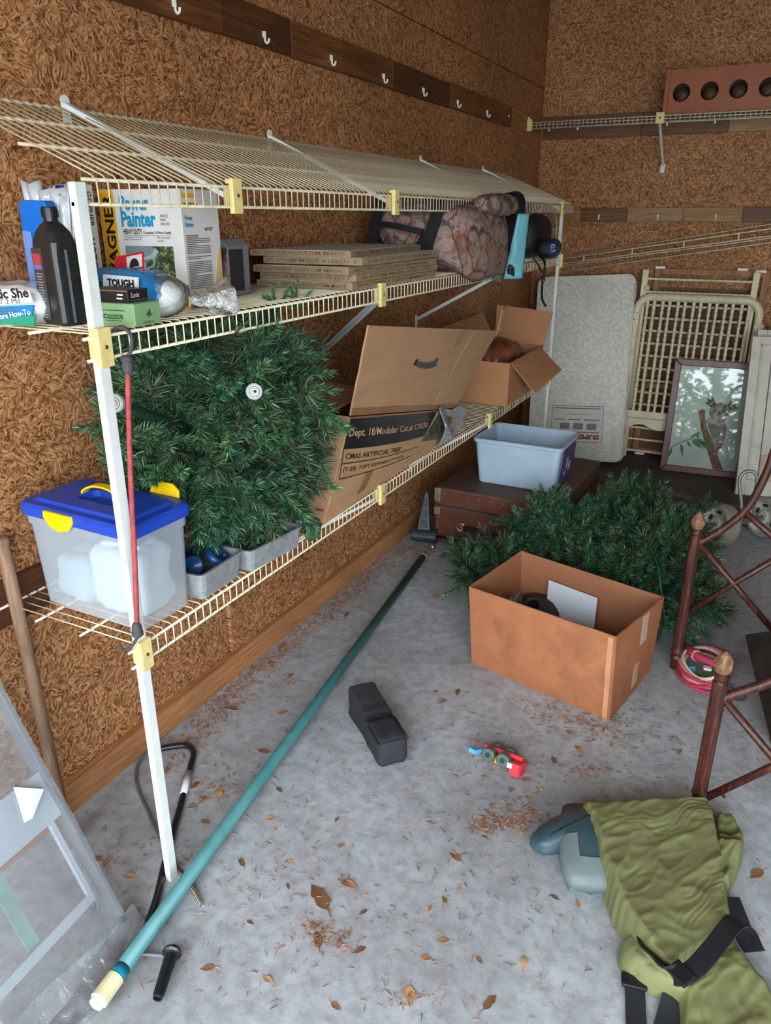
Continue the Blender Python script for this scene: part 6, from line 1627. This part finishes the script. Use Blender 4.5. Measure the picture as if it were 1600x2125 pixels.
cloth_strip('leg_cloth', [(1.535, 1.214), (1.489, 1.242), (1.441, 1.295), (1.402, 1.352), (1.354, 1.425), (1.304, 1.509), (1.250, 1.602)], [(1.638, 1.380), (1.630, 1.432), (1.619, 1.503), (1.606, 1.575), (1.592, 1.652), (1.577, 1.717), (1.558, 1.770)], [.084, .092, .090, .092, .092, .090, .085], 11, 84, 130, base=.010, wr=.0043, edge=.06)
# straps
def wstrap(pts, w, side, name='strap'): return MB().ribbon(smooth_path(pts, 8), w, .004, side).build(name, M_wads, wd)
wstrap([(1.470, 1.315, .060), (1.486, 1.262, .075), (1.512, 1.225, .092), (1.545, 1.196, .106), (1.572, 1.215, .114), (1.603, 1.280, .118), (1.634, 1.360, .116), (1.652, 1.405, .085)], .040, [(.86, -.5, .12)] * 57)
wstrap([(1.635, 1.520, .030), (1.655, 1.475, .024), (1.675, 1.435, .014), (1.690, 1.410, .010)], .040, (1, .6, 0))
wstrap([(1.650, 1.455, .020), (1.682, 1.455, .014), (1.705, 1.425, .008)], .030, (.4, -1, 0))
wstrap([(1.462, 1.235, .012), (1.474, 1.205, .010), (1.484, 1.16, .006), (1.496, 1.10, .006), (1.505, 1.02, .006)], .040, (1, .2, 0))
wstrap([(1.555, 1.235, .030), (1.550, 1.18, .012), (1.545, 1.12, .007), (1.54, 1.02, .006)], .055, (1, 0, 0))
MB().box((1.470, 1.218, .016), (.052, .030, .010), None, rz=.2).build('buckle', pm('black_nylon', (24, 24, 27)), wd, bevel=.003)
MB().box((0, 0, 0), (.046, .034, .010), frame_m((1.552, 1.198, .112), (.80, -.60, .05), (-.1, -.3, 1))).build('buckle', pm('black_nylon', (24, 24, 27)), wd, bevel=.003)
# boots
M_boot = pm('teal_green_neoprene', (52, 76, 84), .5, var=.08, scale=10, dirt=(90, 104, 104), dirt_amt=.3); M_sole = pm('worn_grey_rubber', (104, 118, 118), .6, var=.12, scale=16, dirt=(132, 138, 130), dirt_amt=.5)
def boot(Fz, name_suffix=''):
    # local: x along the foot to the toe, z up through the shaft, y across
    secs = [(-.02, .046, .0, .060), (.04, .056, .0, .075), (.10, .062, .0, .074), (.16, .062, .0, .062), (.195, .056, .002, .050), (.212, .042, .008, .036)]
    m = MB(); vs = []; n = 14
    for x, hwd, zb_, zt_ in secs:
        for k in range(n):
            a = 2 * math.pi * k / n; c, s = math.cos(a), math.sin(a)
            vs.append((x, hwd * math.copysign(abs(c) ** .7, c), zb_ + (zt_ - zb_) * (.5 + .5 * math.copysign(abs(s) ** .7, s))))
    fs = [(i * n + k, (i + 1) * n + k, (i + 1) * n + (k + 1) % n, i * n + (k + 1) % n) for i in range(len(secs) - 1) for k in range(n)] + [tuple(range(n)), tuple((len(secs) - 1) * n + k for k in range(n - 1, -1, -1))]
    m.add(vs, fs, Fz); return m
Fz = frame_m((1.268, 1.592, .018), (.34, -.94, .0), (0, 0, 1))
boot(Fz).build('boot_foot', M_boot, wd, smooth=True, weld=True)
so_ = MB(); so_.prism([(-.03, -.052), (.05, -.062), (.14, -.060), (.20, -.046), (.222, 0), (.20, .046), (.14, .060), (.05, .062), (-.03, .052)], -.014, .006, Fz); so_.build('boot_sole', M_sole, wd, bevel=.004)
tc_ = boot(Fz); tc_.f = [f for f in tc_.f if all((Fz.inverted() @ tc_.v[k]).x > .13 or (Fz.inverted() @ tc_.v[k]).x > .09 and (Fz.inverted() @ tc_.v[k]).y < .02 for k in f)]
used = sorted({k for f in tc_.f for k in f}); rm = {k: i for i, k in enumerate(used)}; ctr = Fz @ V((.15, 0, .03))
tc_.v = [tc_.v[k] + (tc_.v[k] - ctr).normalized() * .003 for k in used]; tc_.f = [tuple(rm[k] for k in f) for f in tc_.f]
tc_.build('boot_toe_cap', M_sole, wd, smooth=True)
Fsh = frame_m((1.262, 1.548, .050), (.60, .80, .06), (-.35, .1, 1))
sh_ = superbox((0, 0, 0), (.125, .046, .036), 2.6, 20, 8, .05, 5); sh_.v = [Fsh @ p for p in sh_.v]; sh_.build('boot_shaft', M_boot, wd, smooth=True, weld=True)
MB().tube(smooth_path([Fsh @ V(p) for p in ((-.118, -.012, .010), (-.06, -.030, .030), (.02, -.034, .034), (.10, -.030, .030))], 6), .0035, 6).build('boot_seam', pm('dark_teal_seam', (30, 44, 50), .6), wd, smooth=True)

# ================================================================== floor litter
random.seed(77)
M_lf = [pm('dry_leaf_%d' % i, c, .7, var=.2, scale=40) for i, c in enumerate(((160, 108, 70), (138, 90, 58), (186, 138, 94), (116, 78, 52)))]
def leaf_mesh(i):
    m = MB(); rng = random.Random(i); n = 8; cu = rng.uniform(.1, .45); tw = rng.uniform(-.4, .4)
    vs = []
    for k in range(n + 1):
        t = k / n; w = .22 * math.sin(math.pi * t ** .8) * (1 + .2 * rng.uniform(-1, 1))
        for s in (-1, 0, 1):
            x = t - .5; y = s * w; z = .5 * cu * y * y * 8 + .18 * abs(math.sin(t * 3 + i)) * cu + tw * y * x
            vs.append((x, y, z + .03))
    fs = [(k * 3 + j, k * 3 + j + 1, (k + 1) * 3 + j + 1, (k + 1) * 3 + j) for k in range(n) for j in range(2)]
    m.add(vs, fs); m.tube([(-.5, 0, .05), (-.78, .05, .06)], .012, 4)
    me = bpy.data.meshes.new('leaf'); zmin = min(p.z for p in m.v); me.from_pydata([(p.x, p.y, p.z - zmin) for p in m.v], [], m.f); me.update()
    for p in me.polygons: p.use_smooth = True
    return me
LM = []
for i in range(8):
    me = leaf_mesh(i); me.materials.append(M_lf[i % 4]); LM.append(me)
def put_leaf(x, y, s, rz, k, label='dry brown oak leaf lying on the open concrete floor', z=.001):
    o = bpy.data.objects.new('dry_leaf', LM[k % 8]); C.objects.link(o); o.location = (x, y, z); o.rotation_euler = (0, 0, rz); o.scale = (s, s, s)
    tag(o, label, 'leaf', 'dry leaves scattered on the floor'); return o
big = put_leaf(0.766, 1.115, .085, 2.6, 3, 'large folded tan leaf curled on the floor near the teal pole', .001)
LEAF_SPOTS = [(0.814, 1.176, 0.06), (1.034, 1.241, 0.032), (1.053, 1.288, 0.024), (0.919, 1.037, 0.04), (1.055, 1.084, 0.036), (1.162, 1.13, 0.028), (1.249, 1.169, 0.042), (0.879, 1.124, 0.032), (0.736, 1.274, 0.028), (1.01, 1.372, 0.052), (1.061, 0.988, 0.06), (1.213, 1.052, 0.055), (1.073, 1.14, 0.037), (0.935, 0.902, 0.033), (0.338, 1.283, 0.061), (0.255, 1.28, 0.045), (0.305, 1.211, 0.037), (0.368, 1.184, 0.039), (0.314, 2.223, 0.065), (0.156, 2.334, 0.05), (0.287, 1.67, 0.053), (0.346, 1.487, 0.053), (0.558, 1.777, 0.041), (0.756, 2.032, 0.05), (0.731, 1.959, 0.05), (0.686, 2.003, 0.031), (0.423, 2.63, 0.062), (1.596, 1.909, 0.039), (1.466, 2.048, 0.037), (1.088, 1.723, 0.038), (1.134, 1.699, 0.037), (1.139, 1.836, 0.046), (0.194, 1.854, 0.06), (0.646, 0.852, 0.043), (0.779, 0.888, 0.036), (0.822, 1.017, 0.057), (1.013, 1.203, 0.023), (0.459, 0.789, 0.059), (0.645, 1.169, 0.031), (0.683, 1.107, 0.024), (0.311, 1.244, 0.044), (1.69, 1.651, 0.065), (1.623, 1.376, 0.033), (0.538, 1.116, 0.04), (0.141, 1.29, 0.042), (0.204, 0.948, 0.065), (0.322, 0.958, 0.047), (0.48, 1.371, 0.037), (1.145, 1.989, 0.037), (1.062, 1.662, 0.03), (1.491, 1.275, 0.026), (1.264, 1.364, 0.033), (1.319, 1.372, 0.027), (0.68, 1.349, 0.026), (0.519, 1.268, 0.039), (0.662, 0.985, 0.026), (1.19, 1.922, 0.047), (1.227, 2.29, 0.037), (1.567, 1.55, 0.032), (0.124, 1.617, 0.065), (0.391, 1.666, 0.033)]
MARKS = [('teal pole end cap', .51, .70), ('far end of the teal pole', .25, 2.7), ('black cushion block', .63, 1.66), ('toy truck', 1.0, 1.74), ('big open box', 1.02, 2.25), ('teal boot', 1.27, 1.45), ('strap buckle of the waders', 1.50, 1.20), ('crank grip of the auger', .58, .79), ('white shelf post', .42, 1.01), ('bark scraps pile', .96, 1.52), ('near carved post', 1.60, 1.75), ('baseboard', .05, 1.75), ('large folded tan leaf', .78, 1.16)]
TINT = ['tan', 'russet', 'pale tan', 'dark brown']; NTH = ['nearest', 'second nearest', 'third nearest', 'fourth nearest', 'fifth nearest', 'sixth nearest', 'seventh nearest', 'eighth nearest']
rec = []
for i, (x, y, s) in enumerate(LEAF_SPOTS):
    mk = min(MARKS, key=lambda q: (q[1] - x) ** 2 + (q[2] - y) ** 2); rec.append((mk[0], i % 4, math.hypot(mk[1] - x, mk[2] - y), i, x, y, s))
seen = {}
for mk, ti, dist, i, x, y, s in sorted(rec):
    k = seen.get((mk, ti), 0); seen[(mk, ti)] = k + 1
    put_leaf(x, y, s * .78, i * 2.399, i, '%s dry leaf, %s such leaf to the %s' % (TINT[ti], NTH[k], mk))

# needle and bark litter: far too many scraps to count
def litter(name, label, mat, spots, seed, ln=(.006, .022), wd_=(.0007, .002)):
    rng = random.Random(seed); m = MB()
    for (cx_, cy_, sx, sy, rot, n) in spots:
        ca, sa = math.cos(rot), math.sin(rot)
        for k in range(n):
            a, b = rng.gauss(0, 1) * sx, rng.gauss(0, 1) * sy
            x, y = cx_ + a * ca - b * sa, cy_ + a * sa + b * ca
            if x < .036 or y > 5.1: continue
            L, w_ = rng.uniform(*ln), rng.uniform(*wd_); th = rng.uniform(0, 6.28); z = .0012 + rng.random() * .0035; tl = rng.uniform(-.15, .25)
            dx_, dy_ = math.cos(th) * L / 2, math.sin(th) * L / 2; nx, ny = -math.sin(th) * w_ / 2, math.cos(th) * w_ / 2
            zz = abs(tl) * L / 2
            i0 = len(m.v)
            m.v += [V((x - dx_ - nx, y - dy_ - ny, z)), V((x - dx_ + nx, y - dy_ + ny, z)), V((x + dx_ + nx * .5, y + dy_ + ny * .5, z + zz)), V((x + dx_ - nx * .5, y + dy_ - ny * .5, z + zz)), V((x, y, z + w_ + zz))]
            m.f += [(i0, i0 + 1, i0 + 2, i0 + 3), (i0, i0 + 4, i0 + 1), (i0 + 1, i0 + 4, i0 + 2), (i0 + 2, i0 + 4, i0 + 3), (i0 + 3, i0 + 4, i0)]
    o = m.build(name, mat, origin=(0, 0, 0)); tag(o, label, 'litter', kind='stuff'); return o
M_lb = needle_mat('brown_needle_litter', (96, 54, 30), (150, 92, 56), (196, 136, 90), .8)
litter('bark_litter', 'brown needle and bark scraps strewn along the wall and floor', M_lb, [(0.075, 1.682, 0.1, 0.035, 1.571, 350), (0.072, 1.913, 0.12, 0.03, 1.571, 350), (0.068, 2.182, 0.14, 0.04, 1.571, 300), (0.07, 2.405, 0.15, 0.04, 1.571, 260), (0.072, 2.659, 0.18, 0.035, 1.571, 260), (0.075, 2.949, 0.18, 0.035, 1.571, 260), (0.155, 3.052, 0.08, 0.05, 1.571, 200), (0.078, 3.283, 0.12, 0.04, 1.571, 160), (0.103, 1.521, 0.08, 0.03, 1.571, 160), (0.128, 1.378, 0.06, 0.02, 1.571, 120), (1.066, 1.524, 0.048, 0.020999999999999998, 0.4, 200), (1.107, 1.583, 0.048, 0.020999999999999998, 0.4, 120), (0.841, 1.027, 0.04000000000000001, 0.017499999999999998, 0.4, 90), (0.797, 1.039, 0.016, 0.006999999999999999, 0.4, 40), (1.218, 2.066, 0.064, 0.027999999999999997, 0.4, 130), (1.127, 2.062, 0.08000000000000002, 0.034999999999999996, 0.4, 90), (1.262, 1.996, 0.064, 0.027999999999999997, 0.4, 60), (1.058, 2.084, 0.08000000000000002, 0.034999999999999996, 0.4, 60), (1.263, 1.852, 0.048, 0.020999999999999998, 0.4, 70), (0.215, 0.954, 0.032, 0.013999999999999999, 0.4, 60), (0.298, 1.28, 0.048, 0.020999999999999998, 0.4, 50), (0.37, 0.778, 0.048, 0.020999999999999998, 0.4, 40), (0.218, 1.817, 0.08000000000000002, 0.034999999999999996, 0.4, 50), (0.589, 1.125, 0.16000000000000003, 0.06999999999999999, 0.4, 50), (0.502, 0.817, 0.08000000000000002, 0.034999999999999996, 0.4, 30), (1.054, 0.979, 0.032, 0.013999999999999999, 0.4, 40), (1.025, 1.732, 0.096, 0.041999999999999996, 0.4, 50), (0.816, 1.113, 0.16000000000000003, 0.06999999999999999, 0.4, 50), (0.335, 1.387, 0.128, 0.055999999999999994, 0.4, 60), (0.9, 1.4, 0.5, 0.35, 0, 420), (0.9, 2.0, 0.5, 0.3, 0, 300), (1.3, 1.7, 0.3, 0.4, 0, 220), (0.5, 1.0, 0.25, 0.25, 0, 240)], 3)
litter('fallen_needles', 'loose dark green plastic needles scattered over the floor', M_nC, [(a, b, c, d, e, n // 2) for (a, b, c, d, e, n) in [(1.289, 2.171, 0.08, 0.08, 0, 60), (1.16, 2.051, 0.1, 0.1, 0, 60), (1.471, 2.262, 0.07, 0.07, 0, 50), (1.108, 1.603, 0.05, 0.05, 0, 40), (1.157, 1.329, 0.1, 0.1, 0, 30), (0.911, 1.465, 0.15, 0.15, 0, 30), (1.005, 1.109, 0.15, 0.15, 0, 30), (1.245, 1.229, 0.1, 0.1, 0, 20), (0.666, 1.249, 0.15, 0.15, 0, 20), (0.933, 1.781, 0.1, 0.1, 0, 30), (1.388, 2.009, 0.1, 0.1, 0, 40), (1.545, 2.243, 0.05, 0.05, 0, 30), (0.817, 1.879, 0.15, 0.15, 0, 30)]], 5, (.010, .026), (.0009, .0015))

# ================================================================== trees across the drive (mirrored in the picture glass)
M_leafm = needle_mat('garden_leaves', (40, 66, 30), (70, 104, 48), (128, 156, 84), .5)
M_bark = pm('grey_bark', (92, 80, 68), .85, var=.2)
for k, (tx, ty_, tz, rx, lab) in enumerate(((-4.4, -10.5, 4.6, 1.65, 'leafy tree across the drive, middle height of three'), (-.9, -11.0, 5.0, 1.75, 'leafy tree across the drive, tallest of three'), (2.6, -10.8, 4.4, 1.65, 'leafy tree across the drive, shortest of three'))):
    o = thing('garden_tree', lab, 'tree', (tx, ty_, -.02), 'trees across the drive')
    MB().tube(smooth_path([(tx, ty_, -.02), (tx + .1, ty_, 1.2), (tx - .1, ty_ + .1, tz * .8)], 5), [.16] * 6 + [.10] * 5, 10).build('trunk', M_bark, o, smooth=True)
    rng = random.Random(40 + k); m = MB()
    for i in range(6000):
        d = V((rng.gauss(0, 1), rng.gauss(0, 1), rng.gauss(0, 1))).normalized() * rng.random() ** .4
        c_ = V((tx + d.x * rx, ty_ + d.y * rx * .7, tz * .54 + d.z * tz * .46)); 
        if noise.noise(c_ * 1.1) < -.12: continue
        a_ = V((rng.uniform(-1, 1), rng.uniform(-1, 1), rng.uniform(-.6, .6))).normalized() * .085; b_ = a_.orthogonal().normalized() * .05
        i0 = len(m.v); m.v += [c_ - a_, c_ + b_, c_ + a_, c_ - b_]; m.f.append((i0, i0 + 1, i0 + 2, i0 + 3))
    m.build('foliage', M_leafm, o)
